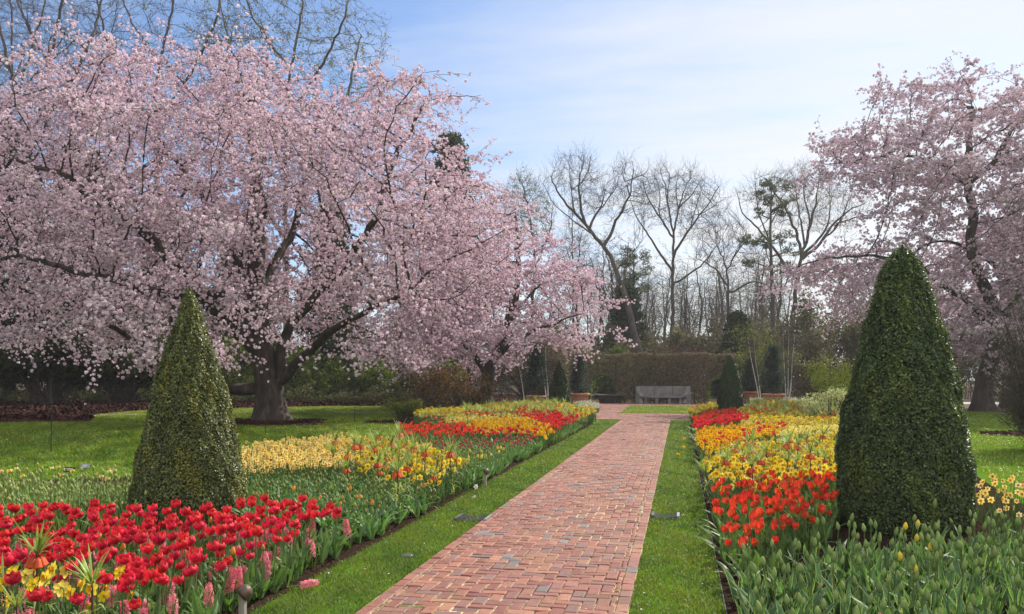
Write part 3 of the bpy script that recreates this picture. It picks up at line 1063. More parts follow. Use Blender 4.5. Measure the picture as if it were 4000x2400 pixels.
# a second cherry farther off, behind the far end of the left bed
b = at(1900, 1600)
limbs2 = [px_local(b, b[1], [(1900, 1600), (1895, 1500), (1915, 1420), (1960, 1330), (2010, 1200), (2030, 1000), (2010, 800)]),
          px_local(b, b[1], [(1905, 1430), (1990, 1340), (2130, 1270), (2280, 1220)], [0, -.5, -1.5, -2]),
          px_local(b, b[1], [(1900, 1470), (1830, 1350), (1720, 1250), (1580, 1150)], [0, -.5, -1.5, -2]),
          px_local(b, b[1], [(1950, 1350), (2060, 1150), (2180, 1080)], [0, .5, 1])]
prof2 = [(1450, 1350), (1480, 1050), (1650, 900), (1750, 780), (1900, 720), (1960, 610), (2000, 620), (2010, 760), (2090, 900), (2210, 1000), (2330, 1080), (2375, 1180), (2330, 1270), (2280, 1330), (2150, 1380), (2100, 1420), (2000, 1470), (1850, 1490), (1700, 1440)]
cherry('cherry_tree', b, limbs2, prof2, 5.5, 2300, 0.36, 'smaller pink cherry behind the far daffodils, left of the hedge arch', 22, nlobe=80, rx=(1.3, 2.3), csize=0.064, kill=0.6, tone=0.98, radii=[(.36, .06), (.14, .03), (.16, .03), (.14, .03)])

# cherry at the right edge
b = at(3840, 1606)
limbs3 = [px_local(b, b[1], [(3840, 1606), (3838, 1520), (3850, 1450), (3890, 1370), (3900, 1250), (3850, 1130), (3800, 1010), (3785, 920), (3812, 840), (3775, 730), (3780, 600), (3800, 420)]),
          px_local(b, b[1], [(3895, 1330), (3808, 1203), (3706, 1129), (3565, 1021), (3400, 990), (3200, 1010), (3080, 1060)], [0, -.6, -1.2, -2, -2.6, -3, -3.2]),
          px_local(b, b[1], [(3895, 1290), (3990, 1130), (3900, 1050), (3813, 989), (3700, 930), (3600, 960)], [0, .5, 1, 1, 1, 1]),
          px_local(b, b[1], [(3775, 735), (3717, 656), (3560, 610), (3400, 620), (3230, 640)], [0, -.2, -.6, -1, -1]),
          px_local(b, b[1], [(3780, 720), (3880, 640), (3960, 500), (4050, 350)], [0, .2, .5, 1]),
          px_local(b, b[1], [(3900, 1340), (4050, 1200), (4200, 1000), (4300, 750)], [0, .2, .5, 1])]
prof3 = [(3175, 650), (3300, 510), (3460, 370), (3470, 320), (3600, 290), (3630, 225), (3650, 270), (3800, 240), (3880, 210), (4000, 195), (4250, 260), (4500, 600), (4550, 1000), (4400, 1350), (4150, 1450), (3950, 1440), (3760, 1430), (3640, 1370), (3560, 1300), (3450, 1220),
                (3380, 1240), (3260, 1290), (3200, 1260), (3130, 1230), (3120, 1150), (3040, 1120), (3020, 1030), (3150, 980), (3350, 960), (3480, 960), (3520, 880), (3400, 800), (3330, 720)]
cherry('cherry_tree', b, limbs3, prof3, 6.5, 4400, 0.42, 'tall pink cherry behind the right clipped cone, dark limbs forking upward', 23, nlobe=150, rx=(1.4, 2.5), csize=0.066, per=2, kill=0.62, tone=0.84, gap=.22, keep=.9, radii=[(.46, .16, .8), (.27, .025, .5), (.26, .04, .7), (.16, .02, .5), (.17, .03), (.26, .06)])

b = at(3935, 1594)
limbs4 = [[(0, 0, 0), (0.1, 0, 2), (0.6, .2, 4), (1.5, .5, 7), (2.2, .5, 10)], [(0.2, 0, 3), (3, 0, 6), (5, 0, 8)], [(0.5, 0.1, 3.8), (-1.5, 1.5, 6), (-3, 2, 8)]]
cherry('cherry_tree', b, limbs4, [(-4, 5), (-3, 9), (1, 13), (6, 12), (9, 7), (7, 3.5), (2, 3.4)], 4.5, 700, 0.3, 'pink cherry at the right edge, its trunk beside the pale road', 24, csize=0.1, pom=POM_FAR, kill=0.7)

c1 = at(1062, 1652); mulch_ring(c1[0] - 0.1, c1[1] - 0.3, 2.35, 1.7, 3, 0.10)
c1 = at(1580, 1652); mulch_ring(c1[0] + .2, c1[1], 1.7, 1.1, 4, 0.05)
c1 = at(3960, 1698); mulch_ring(c1[0] + 0.3, c1[1], 1.2, 1.0, 5, 0.05)


# ------------------------------------------------------------------ bare trees, conifers, woods
def bare_tree(name, base, limbs, attr, rbase, label, seed, kill=0.55, step=0.45, rtip=0.012, twig=(2, 0.9), leaf=None, group='leafless trees beyond the garden', cat='tree', fine=1, thr=0.045, mat='bare_bark', radii=None):
    rng = np.random.default_rng(seed)
    root = empty(name, (base[0], base[1], 0))
    tag(root, label, cat, group)
    nodes, par, sr = seeds(limbs, step, radii)
    N, par = colonize(nodes, par, attr, step, kill, rng, trop=(0, 0, 0.3), jit=0.2)
    r, kids, cnt = skeleton_radius(N, par, rtip, rbase)
    r = set_radii(r, par, sr)
    big, thin = tubes(N, par, r, kids, cnt, 0.06, flare=0.4)
    big.build('trunk', M[mat], root, smooth=True)
    P = twigs(rng, N, par, r, thr, twig[0], twig[1], 5, -0.2, flat=0.8, fwd=1.7)
    twig_mesh(thin, P, 0.010)
    if fine:
        e = P[:, 1:].reshape(-1, 3); d0 = np.diff(P, axis=1).reshape(-1, 3)
        k = rng.uniform(size=len(e)) < 0.9 * fine
        e, d0 = e[k], d0[k] / (np.linalg.norm(d0[k], axis=1, keepdims=True) + 1e-9)
        d = rng.normal(0, .55, e.shape) + d0 * 1.1 + np.array([0, 0, .25]); d /= np.linalg.norm(d, axis=1, keepdims=True)
        L = rng.uniform(.15, .6, len(e))[:, None, None]
        u = np.linspace(0, 1, 3)[None, :, None]
        twig_mesh(thin, e[:, None, :] + d[:, None, :] * L * u + rng.normal(0, .02, (len(e), 3, 3)), 0.006)
    thin.build('branches', M[mat], root)
    if leaf is not None:
        col, n, sz = leaf
        mb = MB()
        e = P.reshape(-1, 3); e = e[rng.integers(0, len(e), n)] + rng.normal(0, .12, (n, 3))
        leaf_quads(mb, rng, e, sz, col)
        mb.build('crown', M['far_leaf'], root)
    return root


def leaf_quads(mb, rng, P, size, cols, R=None, asp=0.6):
    n = len(P)
    cols = np.atleast_2d(np.asarray(cols, float))
    q = np.array([(0, -.5, 0), (asp * .5, 0, .08), (0, .5, 0), (-asp * .5, 0, .08)])
    stamp(mb, (q, {4: (np.array([[0, 1, 2, 3]]), np.array([0]))}, np.ones((4, 3))), P, rand_rot(rng, n) if R is None else R,
          size * rng.uniform(0.6, 1.4, n), cols[rng.integers(0, len(cols), n)] * rng.uniform(0.75, 1.25, (n, 1)))


def fan_attr(rng, n, polyxz, depth):
    return sample_profile(rng, polyxz, n, depth)


# leaning bare tree
b = at_y(2512, 1565, 66); b[2] = 0
L = lambda pts, dy=None: px_local(b, b[1], pts, dy)
limbs = [L([(2512, 1558), (2497, 1381), (2470, 1247), (2434, 1132), (2403, 1041), (2379, 987), (2318, 920), (2288, 877), (2240, 829), (2190, 770), (2150, 690)]),
         L([(2367, 968), (2386, 900), (2440, 805), (2464, 750), (2476, 650)], [0, .3, .6, .8, .8]), L([(2284, 870), (2265, 790), (2258, 732), (2280, 640)], [0, -.5, -.8, -1]),
         L([(2300, 884), (2345, 820), (2360, 740)], [0, .6, 1]), L([(2410, 1060), (2440, 1010), (2480, 980), (2510, 930)], [0, .5, .8, 1]),
         L([(2240, 829), (2232, 740), (2222, 640)], [0, .4, .6]), L([(2258, 732), (2300, 665), (2312, 612)], [0, .3, .6]), L([(2464, 750), (2432, 690), (2440, 645)], [0, .4, .5]), L([(2470, 700), (2515, 690), (2535, 650)], [0, .4, .5]), L([(2330, 930), (2240, 860), (2160, 800), (2120, 720)], [0, -.8, -1.2, -1.5]), L([(2345, 820), (2400, 750), (2410, 700)], [0, .3, .5])]
rng0 = np.random.default_rng(77)
at1 = np.concatenate([fan_attr(rng0, 1100, pro(b, [(2120, 690), (2200, 620), (2290, 600), (2330, 680), (2400, 720), (2440, 640), (2500, 650), (2540, 740), (2480, 850), (2380, 880), (2250, 830)]), 3.5), fan_attr(rng0, 160, pro(b, [(2480, 760), (2560, 700), (2540, 900), (2470, 980)]), 2)])
bare_tree('bare_tree', b, limbs, at1, 0.36, 'tall leafless tree with a leaning trunk, behind the hedge left of the bench', 31, radii=[(.36, .05, .9), (.14, .03), (.13, .03), (.1, .03), (.06, .02), (.06, .015), (.06, .015), (.05, .015), (.05, .015), (.07, .015), (.05, .015)])

b = at_y(2628, 1565, 76); b[2] = 0
limbs = [L([(2628, 1556), (2628, 1308), (2628, 1066), (2631, 914), (2648, 820), (2690, 700)]),
         L([(2628, 930), (2573, 840), (2530, 780), (2510, 700)], [0, .5, 1, 1]), L([(2630, 915), (2605, 780), (2615, 680)], [0, -.5, -1]),
         L([(2626, 1060), (2545, 940), (2480, 840), (2462, 780)], [0, .5, 1, 1.5]), L([(2633, 1000), (2670, 925), (2760, 805), (2810, 730)], [0, -.5, -1, -1.5]), L([(2640, 1115), (2750, 1025), (2810, 945)], [0, .5, 1]),
         L([(2573, 840), (2580, 760), (2556, 680)], [0, .4, .6]), L([(2605, 780), (2592, 710), (2575, 655)], [0, .3, .5]), L([(2648, 820), (2640, 740), (2648, 670)], [0, .3, .5]), L([(2650, 815), (2720, 740), (2750, 690)], [0, .4, .8]), L([(2700, 880), (2720, 800), (2740, 740)], [0, .4, .6]), L([(2720, 850), (2790, 800), (2835, 770)], [0, .4, .6])]
at2 = fan_attr(rng0, 1300, pro(b, [(2470, 760), (2540, 680), (2600, 650), (2640, 690), (2690, 650), (2760, 700), (2830, 760), (2810, 900), (2700, 960), (2620, 880), (2540, 900)]), 4)
bare_tree('bare_tree', b, limbs, at2, 0.33, 'tall leafless tree with an upright trunk and vase crown, above the bench', 32, radii=[(.28, .04, .9), (.11, .03), (.11, .03), (.12, .03), (.12, .03), (.1, .03), (.06, .015), (.06, .015), (.06, .015), (.07, .015), (.05, .015), (.06, .015)])

b = at_y(3070, 1565, 78); b[2] = 0
limbs = [L([(3070, 1556), (3100, 1200), (3130, 1000), (3110, 900), (3060, 800), (2990, 700)]), L([(3130, 1005), (3160, 900), (3190, 780), (3200, 700)]), L([(3125, 1020), (3200, 960), (3250, 880), (3310, 820), (3390, 790)], [0, 0, 1, 1, 1]),
         L([(3115, 1100), (3010, 950), (2900, 830), (2880, 760)], [0, -1, -2, -2]), L([(3130, 1005), (3230, 900), (3250, 780)], [0, .5, 1]),
         L([(3140, 960), (3120, 800), (3090, 670)], [0, .5, 1]), L([(3165, 880), (3140, 760), (3130, 660)], [0, .3, .6]), L([(3200, 955), (3290, 860), (3330, 740)], [0, .5, 1]), L([(3010, 950), (2960, 830), (2950, 700)], [0, -.5, -1]), L([(3250, 880), (3340, 850), (3430, 830)], [0, .5, 1])]
at3 = fan_attr(rng0, 1400, pro(b, [(2870, 760), (2960, 690), (3060, 650), (3180, 660), (3300, 720), (3420, 800), (3350, 900), (3200, 920), (3060, 900), (2960, 860)]), 4)
bare_tree('bare_tree', b, limbs, at3, 0.34, 'leafless tree with many fanning limbs, behind the blossom at right', 33, radii=[(.34, .05, .9), (.16, .04), (.18, .03), (.16, .03), (.14, .03), (.1, .02), (.08, .02), (.1, .02), (.08, .02), (.08, .02)])

# small bare trees right of the middle
b = at_y(2845, 1560, 70); b[2] = 0
limbs = [L([(2845, 1556), (2845, 1150), (2840, 1050), (2800, 950)]), L([(2843, 1060), (2870, 990), (2920, 930)]), L([(2846, 1120), (2790, 1040), (2720, 1010)]), L([(2846, 1150), (2950, 1090), (3000, 1120)])]
bare_tree('bare_tree', b, limbs, fan_attr(rng0, 800, pro(b, [(2700, 1000), (2760, 850), (2850, 800), (2950, 900), (3010, 1080), (2900, 1100), (2850, 1040), (2760, 1060)]), 3), 0.2, 'low leafless tree with crooked spreading limbs, behind the right far cone', 34, radii=[(.2, .04), (.1, .03), (.1, .03), (.1, .03)])

b = at_y(2060, 1560, 82); b[2] = 0
limbs = [L([(2060, 1556), (2080, 1200), (2090, 1000), (2070, 850), (2050, 760)]), L([(2088, 1050), (2150, 900), (2160, 800)])]
bare_tree('budding_tree', b, limbs, fan_attr(rng0, 900, pro(b, [(1930, 900), (1980, 720), (2050, 660), (2130, 720), (2180, 850), (2150, 1000), (2000, 1000)]), 4), 0.3, 'budding tree with sparse pale green leaves, behind the smaller cherry', 35,
          leaf=([(0.16, 0.2, 0.06), (0.2, 0.22, 0.09)], 2500, 0.16))
b = at_y(2240, 1560, 90); b[2] = 0
limbs = [L([(2240, 1556), (2240, 1200), (2236, 1000), (2235, 780)])]
bare_tree('bare_tree', b, limbs, fan_attr(rng0, 700, pro(b, [(2140, 1150), (2180, 950), (2235, 740), (2300, 950), (2350, 1150), (2240, 1100)]), 4), 0.22, 'straight narrow leafless tree behind the leaning one', 36)

# tall trees behind the great cherry
for (px, yy, top, w, lab, sd, lf) in ((205, 52, -260, 330, 'tall dark leafless tree at the left edge of the view', 41, None), (20, 60, -200, 260, 'leafless tree at the far left edge, behind the great cherry', 42, None),
                                      (640, 58, -330, 380, 'tall tree with black twisting limbs, above the middle of the great cherry', 43, ([(0.13, 0.15, 0.04)], 1500, 0.16)),
                                      (1130, 60, -200, 400, 'tall tree with first small green leaves, above the right half of the great cherry', 44, ([(0.14, 0.17, 0.045), (0.2, 0.19, 0.06)], 6000, 0.17))):
    b = at_y(px, 1560, yy); b[2] = 0
    k = np.random.default_rng(sd)
    tr = [(px, 1556), (px + k.uniform(-20, 20), 1100), (px + k.uniform(-30, 30), 700), (px + k.uniform(-40, 40), 350), (px + k.uniform(-60, 60), 0), (px + k.uniform(-60, 60), top)]
    limbs = [L(tr)]
    for q in range(5):
        s = 1 if q % 2 else -1
        y0 = 950 - q * 170
        limbs.append(L([(px, y0), (px + s * w * .3, y0 - 160), (px + s * w * .55, y0 - 380), (px + s * w * .7, y0 - 640)], [0, k.uniform(-2, 2), k.uniform(-3, 3), k.uniform(-4, 4)]))
    bare_tree('bare_tree' if lf is None else 'budding_tree', b, limbs, fan_attr(k, 1300, pro(b, [(px - w, 500), (px - w, 150), (px - w * .5, top), (px + w * .4, top), (px + w, 120), (px + w, 420), (px, 700)]), 5), 0.4, lab, sd, kill=.8, step=.55, leaf=lf, radii=[(.45, .12)] + [(.2, .06)] * 5)


def conifer(name, base, h, r, cols, label, seed, n=4500, leaf=0.22, cat='conifer', group=None, bare=0.06, dens=1.0, droop=0.25, mat='far_leaf', tr=0.02):
    rng = np.random.default_rng(seed)
    root = empty(name, base)
    tag(root, label, cat, group)
    mb = MB(); mb.tube([(0, 0, -0.02), (0, 0, h * .5), (0, 0, h * .97)], [h * tr, h * tr * .6, h * tr * .12], 8)
    mb.build('trunk', M['bare_bark'], root, smooth=True)
    nb = int(26 * dens * max(1, h / 3) ** .5)
    zz = h * (bare + (1 - bare) * rng.uniform(0, 1, nb * 3))
    az = rng.uniform(0, 6.28, nb * 3)
    mb = MB()
    u = rng.uniform(0.05, 1, (nb * 3, max(8, n // (nb * 3)))) ** 0.7
    rr = r * (1 - (zz / h)) ** 0.85 * rng.uniform(.75, 1.1, nb * 3) + 0.02 * h
    d = u * rr[:, None]
    P = np.stack([d * np.cos(az)[:, None], d * np.sin(az)[:, None], zz[:, None] - droop * d + 0.25 * d ** 2 / (r + .01)], -1)
    P += rng.normal(0, 1, P.shape) * (0.05 + 0.09 * r) * np.array([1, 1, .6])
    P = P.reshape(-1, 3); P = P[P[:, 2] > 0.02]
    leaf_quads(mb, rng, P, leaf, cols, asp=.45)
    mb.build('crown', M[mat], root)
    return root


DK = [(0.018, 0.034, 0.014), (0.028, 0.046, 0.018), (0.04, 0.056, 0.02)]
for px, yy, top, rr, lab, sd in ((2450, 73, 1130, 2.8, 'dark evergreen beside the leaning bare trunk', 51), 
                                 (2880, 70, 1230, 2.2, 'dark evergreen behind the right far cone', 54), (1760, 70, 540, 4.5, 'tall dark conifer whose tip shows above the great cherry', 55), (330, 56, 600, 5, 'dark conifer hidden behind the left of the great cherry', 56), (40, 54, 480, 4.6, 'dark conifer at the left edge behind the blossom', 57), (640, 64, 800, 5, 'dark evergreen behind the trunk of the great cherry, left side', 58), (950, 70, 850, 5, 'dark evergreen straight behind the great cherry crown', 59), (1290, 72, 820, 4.6, 'dark evergreen behind the right half of the great cherry', 60)):
    p = at_y(px, top, yy)
    conifer('evergreen_tree', (p[0], p[1], 0), p[2], rr, DK, lab, sd, n=26000, leaf=0.5, group='evergreens beyond the garden')


def pine(px, yy, top, clumps, label, seed):
    rng = np.random.default_rng(seed)
    p = at_y(px, top, yy); b_ = np.array([p[0], p[1], 0])
    root = empty('pine_tree', b_); tag(root, label, 'pine tree')
    tr = MB(); h = p[2]
    tr.tube([(0, 0, -.02), (.1, 0, h * .4), (-.1, 0, h * .75), (0, 0, h)], [.2, .16, .1, .03], 8)
    mb = MB()
    for (cx, cy, r) in clumps:
        q = at_y(cx, cy, yy) - b_
        q[1] += rng.uniform(-1.2, 1.2)
        tr.tube([(0, 0, max(q[2] - .6, 1)), (q[0] * .5, q[1] * .5, q[2] - .3), q], [.07, .05, .02], 5)
        P = np.concatenate([ell(rng, int(62 * r ** 1.5), q + rng.normal(0, 1, 3) * np.array([.5, .5, .28]) * r, (r * .5, r * .5, r * .26)) for _ in range(5)])
        leaf_quads(mb, rng, P, 0.3, [(0.05, 0.07, 0.034), (0.07, 0.09, 0.045), (0.09, 0.105, 0.055)], asp=.22)
    tr.build('trunk', M['bare_bark'], root, smooth=True)
    mb.build('crown', M['far_leaf'], root)


pine(3014, 68, 700, [(3000, 720, .8), (3030, 750, 1.1), (2980, 770, .9), (3060, 800, 1.0), (3030, 840, .9), (2960, 830, .6), (3090, 790, .5), (2950, 930, 1.0), (2910, 925, .7), (3080, 910, .9), (2990, 960, .6), (3110, 970, .8), (2940, 1020, .8), (3060, 1040, .7)], 'tall pine with a ragged dark crown, right of the middle', 61)
pine(2478, 80, 970, [(2470, 985, 1.0), (2500, 1010, 1.2), (2450, 1040, 1.2), (2520, 1050, 1.0), (2480, 1090, 1.3), (2440, 1110, .9), (2520, 1120, .9)], 'small rounded pine right of the leaning trunk', 62)

# the wood behind: slender trunks one can tell apart, copies of four trees
rngw = np.random.default_rng(101)
proto = []
for k in range(4):
    kk = np.random.default_rng(200 + k)
    h = 14.5
    limbs = [[(0, 0, -.1), (kk.normal(0, .12), kk.normal(0, .12), h * .3), (kk.normal(0, .3), kk.normal(0, .3), h * .6), (kk.normal(0, .4), kk.normal(0, .4), h * .95)]]
    for q in range(3):
        a = kk.uniform(0, 6.28); z0 = h * kk.uniform(.3, .6)
        limbs.append([(0, 0, z0), (math.cos(a) * .8, math.sin(a) * .8, z0 + 1.6), (math.cos(a) * 1.5, math.sin(a) * 1.5, z0 + 3.6)])
    A = ell(kk, 260, (0, 0, h * .72), (2.3, 2.3, h * .32))
    o = bare_tree('woodland_tree', (0, 0, 0), limbs, A, 0.17, 'x', 210 + k, kill=.7, step=.5, fine=.22, leaf=([(0.12, 0.12, 0.045), (0.1, 0.085, 0.05)], 260, 0.13), group='slender bare trees of the wood', cat='tree')
    proto.append(o)
spots = []
for i in range(84):
    px = rngw.uniform(2340, 3050) if i < 46 else rngw.uniform(1500, 3700)
    spots.append((px, rngw.uniform(84, 130)))
spots.sort()
marks = [(1700, 'behind the smaller cherry'), (2300, 'left of the leaning trunk'), (2450, 'behind the leaning trunk'), (2560, 'between the leaning trunk and the upright tree'), (2660, 'right behind the upright tree'), (2760, 'above the right end of the bench'),
         (2860, 'above the right far cone'), (2960, 'behind the low crooked tree'), (3200, 'behind the tall pine'), (9999, 'behind the right cherry')]


def copy_tree(o):
    c = o.copy(); COL.objects.link(c)
    for ch in list(o.children):
        d = ch.copy(); COL.objects.link(d); d.parent = c
    return c


for i, (px, yy) in enumerate(spots):
    p = at_y(px, 1500, yy)
    k = i % 4
    o = proto[k] if i < 4 else copy_tree(proto[k])
    sc = rngw.uniform(.8, 1.25)
    o.location = (p[0], p[1], 0); o.rotation_euler = (0, 0, rngw.uniform(0, 6.28)); o.scale = (sc, sc, sc)
    mk = next(m for lim, m in marks if px < lim)
    o['label'] = ('thick' if sc > 1.1 else 'thin' if sc < .95 else 'slender') + (' near' if yy < 98 else ' distant') + ' bare trunk in the wood ' + mk


def brush_mass(name, spots_, cols, n, size, seed, kind=None, label=None, cat=None, twig_n=0):
    """a mass of shrubs: clumps of leaf-sized faces with twigs"""
    rng = np.random.default_rng(seed)
    mb = MB()
    for (c, r) in spots_:
        sub = int(6 + 5 * max(r))
        C = ell(rng, sub, c, np.array(r) * .8)
        for q in C:
            P = ell(rng, max(20, int(n / sub)), q, np.array(r) * rng.uniform(.25, .45), .3)
            leaf_quads(mb, rng, P[P[:, 2] > 0.02], size, np.asarray(cols) * rng.uniform(.7, 1.25))
    if twig_n:
        for (c, r) in spots_:
            e = ell(rng, twig_n, c, r)
            g = np.array([c[0], c[1], 0]) + rng.normal(0, .3, (twig_n, 3)) * np.array([r[0], r[1], 0])
            u = np.linspace(0, 1, 4)[None, :, None]
            Q = g[:, None] * (1 - u) + e[:, None] * u + rng.normal(0, .06, (twig_n, 4, 3)) * u
            tw = MB(); twig_mesh(tw, Q, 0.016)
            for k in range(len(tw.c)): tw.c[k] = np.broadcast_to(np.array([0.07, 0.052, 0.045]), tw.c[k].shape)
            mb.merge(tw)
    o = mb.build(name, M['far_leaf'])
    tag(o, label, cat, kind=kind)
    return o


# undergrowth masses of the wood (nobody could count these)
sp = []
for px in np.arange(1250, 4300, 75):
    for row in range(2):
        yy = 72 + row * 22 + rngw.uniform(-5, 5)
        p = at_y(px + rngw.uniform(-30, 30), 1400, yy)
        hh = rngw.uniform(4.6, 6.6) + row * .8 + (2.6 if px > 2950 else 0)
        sp.append(((p[0], p[1], hh * .55), (2.2, 1.6, hh * .5)))
brush_mass('woodland_undergrowth', sp, [(0.10, 0.078, 0.05), (0.085, 0.075, 0.04), (0.12, 0.115, 0.045), (0.13, 0.09, 0.07), (0.09, 0.11, 0.04)], 1700, 0.28, 71, kind='stuff', label='brown and olive undergrowth of the wood behind the hedge', cat='undergrowth', twig_n=40)
sp = []
for px in np.arange(-300, 1800, 75):
    yy = 58 + rngw.uniform(-4, 6)
    p = at_y(px, 1400, yy)
    hh = rngw.uniform(3.0, 5.8)
    sp.append(((p[0], p[1], hh * .5), (2.2, 1.8, hh * .5)))
brush_mass('green_undergrowth', sp, [(0.14, 0.19, 0.025), (0.10, 0.15, 0.022), (0.19, 0.21, 0.03), (0.06, 0.09, 0.02)], 1000, 0.28, 72, kind='stuff', label='green spring undergrowth under and behind the great cherry', cat='undergrowth', twig_n=25)


def shrub(name, px, yy, w, h, cols, n, size, label, seed, cat='shrub', twig_n=60, mat='far_leaf', stems=5, lift=0.0):
    rng = np.random.default_rng(seed)
    p = at_y(px, 1500, yy)
    root = empty(name, (p[0], p[1], 0)); tag(root, label, cat)
    mb = MB(); st = MB()
    sub = 16
    C = ell(rng, sub, (0, 0, h * .55 + lift * .5), (w * .42, w * .38, h * .36))
    for q in C:
        P = ell(rng, n // sub, q, (w * .19, w * .19, h * .2), .25)
        leaf_quads(mb, rng, P[P[:, 2] > lift], size, np.asarray(cols) * rng.uniform(.75, 1.25))
    for q in C[:max(stems, 1)]:
        st.tube([(q[0] * .15, q[1] * .15, -.02), (q[0] * .4, q[1] * .4, q[2] * .4), q], [.05 * h / 2 + .008, .035 * h / 2 + .006, .01], 6)
    e = C[rng.integers(0, sub, twig_n)] + rng.normal(0, .16 * w, (twig_n, 3)) * np.array([1, 1, .8])
    e[:, 2] = np.maximum(e[:, 2], .1)
    u = np.linspace(0, 1, 4)[None, :, None]
    g = rng.normal(0, .06 * w, (twig_n, 3)) * np.array([1, 1, 0])
    twig_mesh(st, g[:, None] * (1 - u) + e[:, None] * u + rng.normal(0, .03 * h, (twig_n, 4, 3)) * u, .006 * max(h, 1))
    st.build('stems', M['bare_bark'], root)
    mb.build('foliage', M[mat], root)
    return root


YW = [(0.035, 0.048, 0.012), (0.05, 0.06, 0.016), (0.075, 0.07, 0.02), (0.025, 0.036, 0.012)]
for k, (px, yy, w, h, lab) in enumerate(((-150, 41, 9, 6.2, 'dark spreading yew at the left edge under the blossom'), (190, 43, 8.5, 6.0, 'dark spreading yew with slanting stems, left of the clipped cone'), (480, 46, 7.5, 5.4, 'olive yew nearest the clipped cone, crooked stems below'), (420, 56, 9, 7.0, 'tall dark yew standing behind the other yews'))):
    shrub('yew_tree', px, yy, w, h, YW, 15000, .26, lab, 81 + k, 'yew', 60, stems=9, lift=.7)

shrub('brown_shrub', 1690, 31.5, 3.6, 2.2, [(0.16, 0.075, 0.03), (0.12, 0.06, 0.025), (0.1, 0.09, 0.03)], 2600, .09, 'coppery brown twiggy shrub at the back corner of the left bed', 91, twig_n=260)
shrub('bronze_shrub', 1800, 35.5, 3.6, 2.4, [(0.15, 0.085, 0.03), (0.14, 0.11, 0.03)], 2000, .1, 'bronze budding shrub behind the far crown imperials', 92, twig_n=240)
shrub('green_shrub', 1572, 29.2, 1.7, 1.05, [(0.09, 0.12, 0.025), (0.13, 0.15, 0.03)], 2600, .07, 'low rounded green shrub in mulch at the back of the left bed', 93)
shrub('yellow_green_shrub', 3262, 33.5, 2.6, 2.7, [(0.27, 0.31, 0.04), (0.2, 0.25, 0.03)], 4200, .08, 'bright yellow green shrub left of the right clipped cone', 94)
shrub('white_shrub', 3240, 27.0, 1.7, 1.5, [(0.42, 0.44, 0.22), (0.3, 0.34, 0.12)], 2600, .06, 'cream flowered shrub beside the right clipped cone', 95)
shrub('pale_leaf_shrub', 2260, 60, 4.2, 4.3, [(0.17, 0.22, 0.05), (0.12, 0.16, 0.04)], 2600, .16, 'fresh green tree shrub above the left end of the hedge', 96)
shrub('olive_shrub', 2960, 58, 6.0, 5.6, [(0.13, 0.15, 0.03), (0.1, 0.11, 0.035)], 3600, .16, 'olive green budding shrub behind the right birches', 97)
shrub('red_shrub', 2650, 66, 6.0, 4.2, [(0.13, 0.05, 0.045), (0.1, 0.06, 0.05)], 2600, .16, 'reddish brown shrub above the hedge over the bench', 98, twig_n=200)
shrub('tan_shrub', 2080, 57, 7.5, 5.2, [(0.19, 0.14, 0.09), (0.17, 0.15, 0.07), (0.15, 0.1, 0.08)], 6000, .15, 'tan budding thicket behind the far left cone and birches', 87, twig_n=220)
shrub('ochre_shrub', 2570, 64, 4.0, 4.4, [(0.17, 0.13, 0.04), (0.12, 0.11, 0.035)], 2200, .15, 'ochre shrub above the hedge, right of the leaning trunk', 99)


sp = []
for px in np.arange(-250, 1600, 42):
    p = at_y(px, 1500, rngw.uniform(47, 55))
    if p[0] > -11: continue
    hh = rngw.uniform(.5, 1.5)
    sp.append(((p[0], p[1], hh * .45), (1.3, 1.0, hh * .5)))
brush_mass('low_undergrowth', sp, [(0.05, 0.07, 0.02), (0.09, 0.11, 0.03), (0.07, 0.055, 0.03)], 330, 0.16, 73, kind='stuff', label='low mixed undergrowth at the edge of the wood beyond the lawn', cat='undergrowth', twig_n=14)

# tangled bush at the right edge
def tangle(px, py, h, w, label, seed):
    rng = np.random.default_rng(seed)
    p = at(px, py)
    root = empty('tangled_bush', (p[0], p[1], 0)); tag(root, label, 'bush')
    st = MB()
    m = 700
    a = rng.uniform(0, 6.28, m)
    e = ell(rng, m, (0, 0, h * .5), (w * .5, w * .5, h * .52)); e[:, 2] = np.maximum(e[:, 2], .15)
    u = np.linspace(0, 1, 6)[None, :, None]
    g = rng.normal(0, .12, (m, 3)) * np.array([1, 1, 0])
    Q = g[:, None] * (1 - u) ** 1.5 + e[:, None] * u
    Q[:, :, 2] += .5 * np.sin(u[:, :, 0] * 3.14) * rng.uniform(-.3, .8, (m, 1))
    Q += rng.normal(0, .05, Q.shape) * u
    twig_mesh(st, Q, 0.012)
    ee = Q[:, 2:].reshape(-1, 3)
    ee = np.repeat(ee, 2, 0)
    d = rng.normal(size=ee.shape); d /= np.linalg.norm(d, axis=1, keepdims=True)
    twig_mesh(st, ee[:, None] + d[:, None] * (np.linspace(0, 1, 3)[None, :, None] * rng.uniform(.1, .4, (len(ee), 1, 1))) + rng.normal(0, .015, (len(ee), 3, 3)), .006)
    st.build('stems', M['bare_bark'], root)
    mb = MB()
    L_ = ee[rng.integers(0, len(ee), 5200)] + rng.normal(0, .1, (5200, 3))
    leaf_quads(mb, rng, L_[L_[:, 2] > .05], .055, [(0.06, 0.075, 0.03), (0.09, 0.11, 0.04), (0.04, 0.05, 0.025)])
    mb.build('foliage', M['far_leaf'], root)


tangle(4085, 1760, 4.2, 2.6, 'dense tangled thorny bush at the right edge of the lawn', 111)


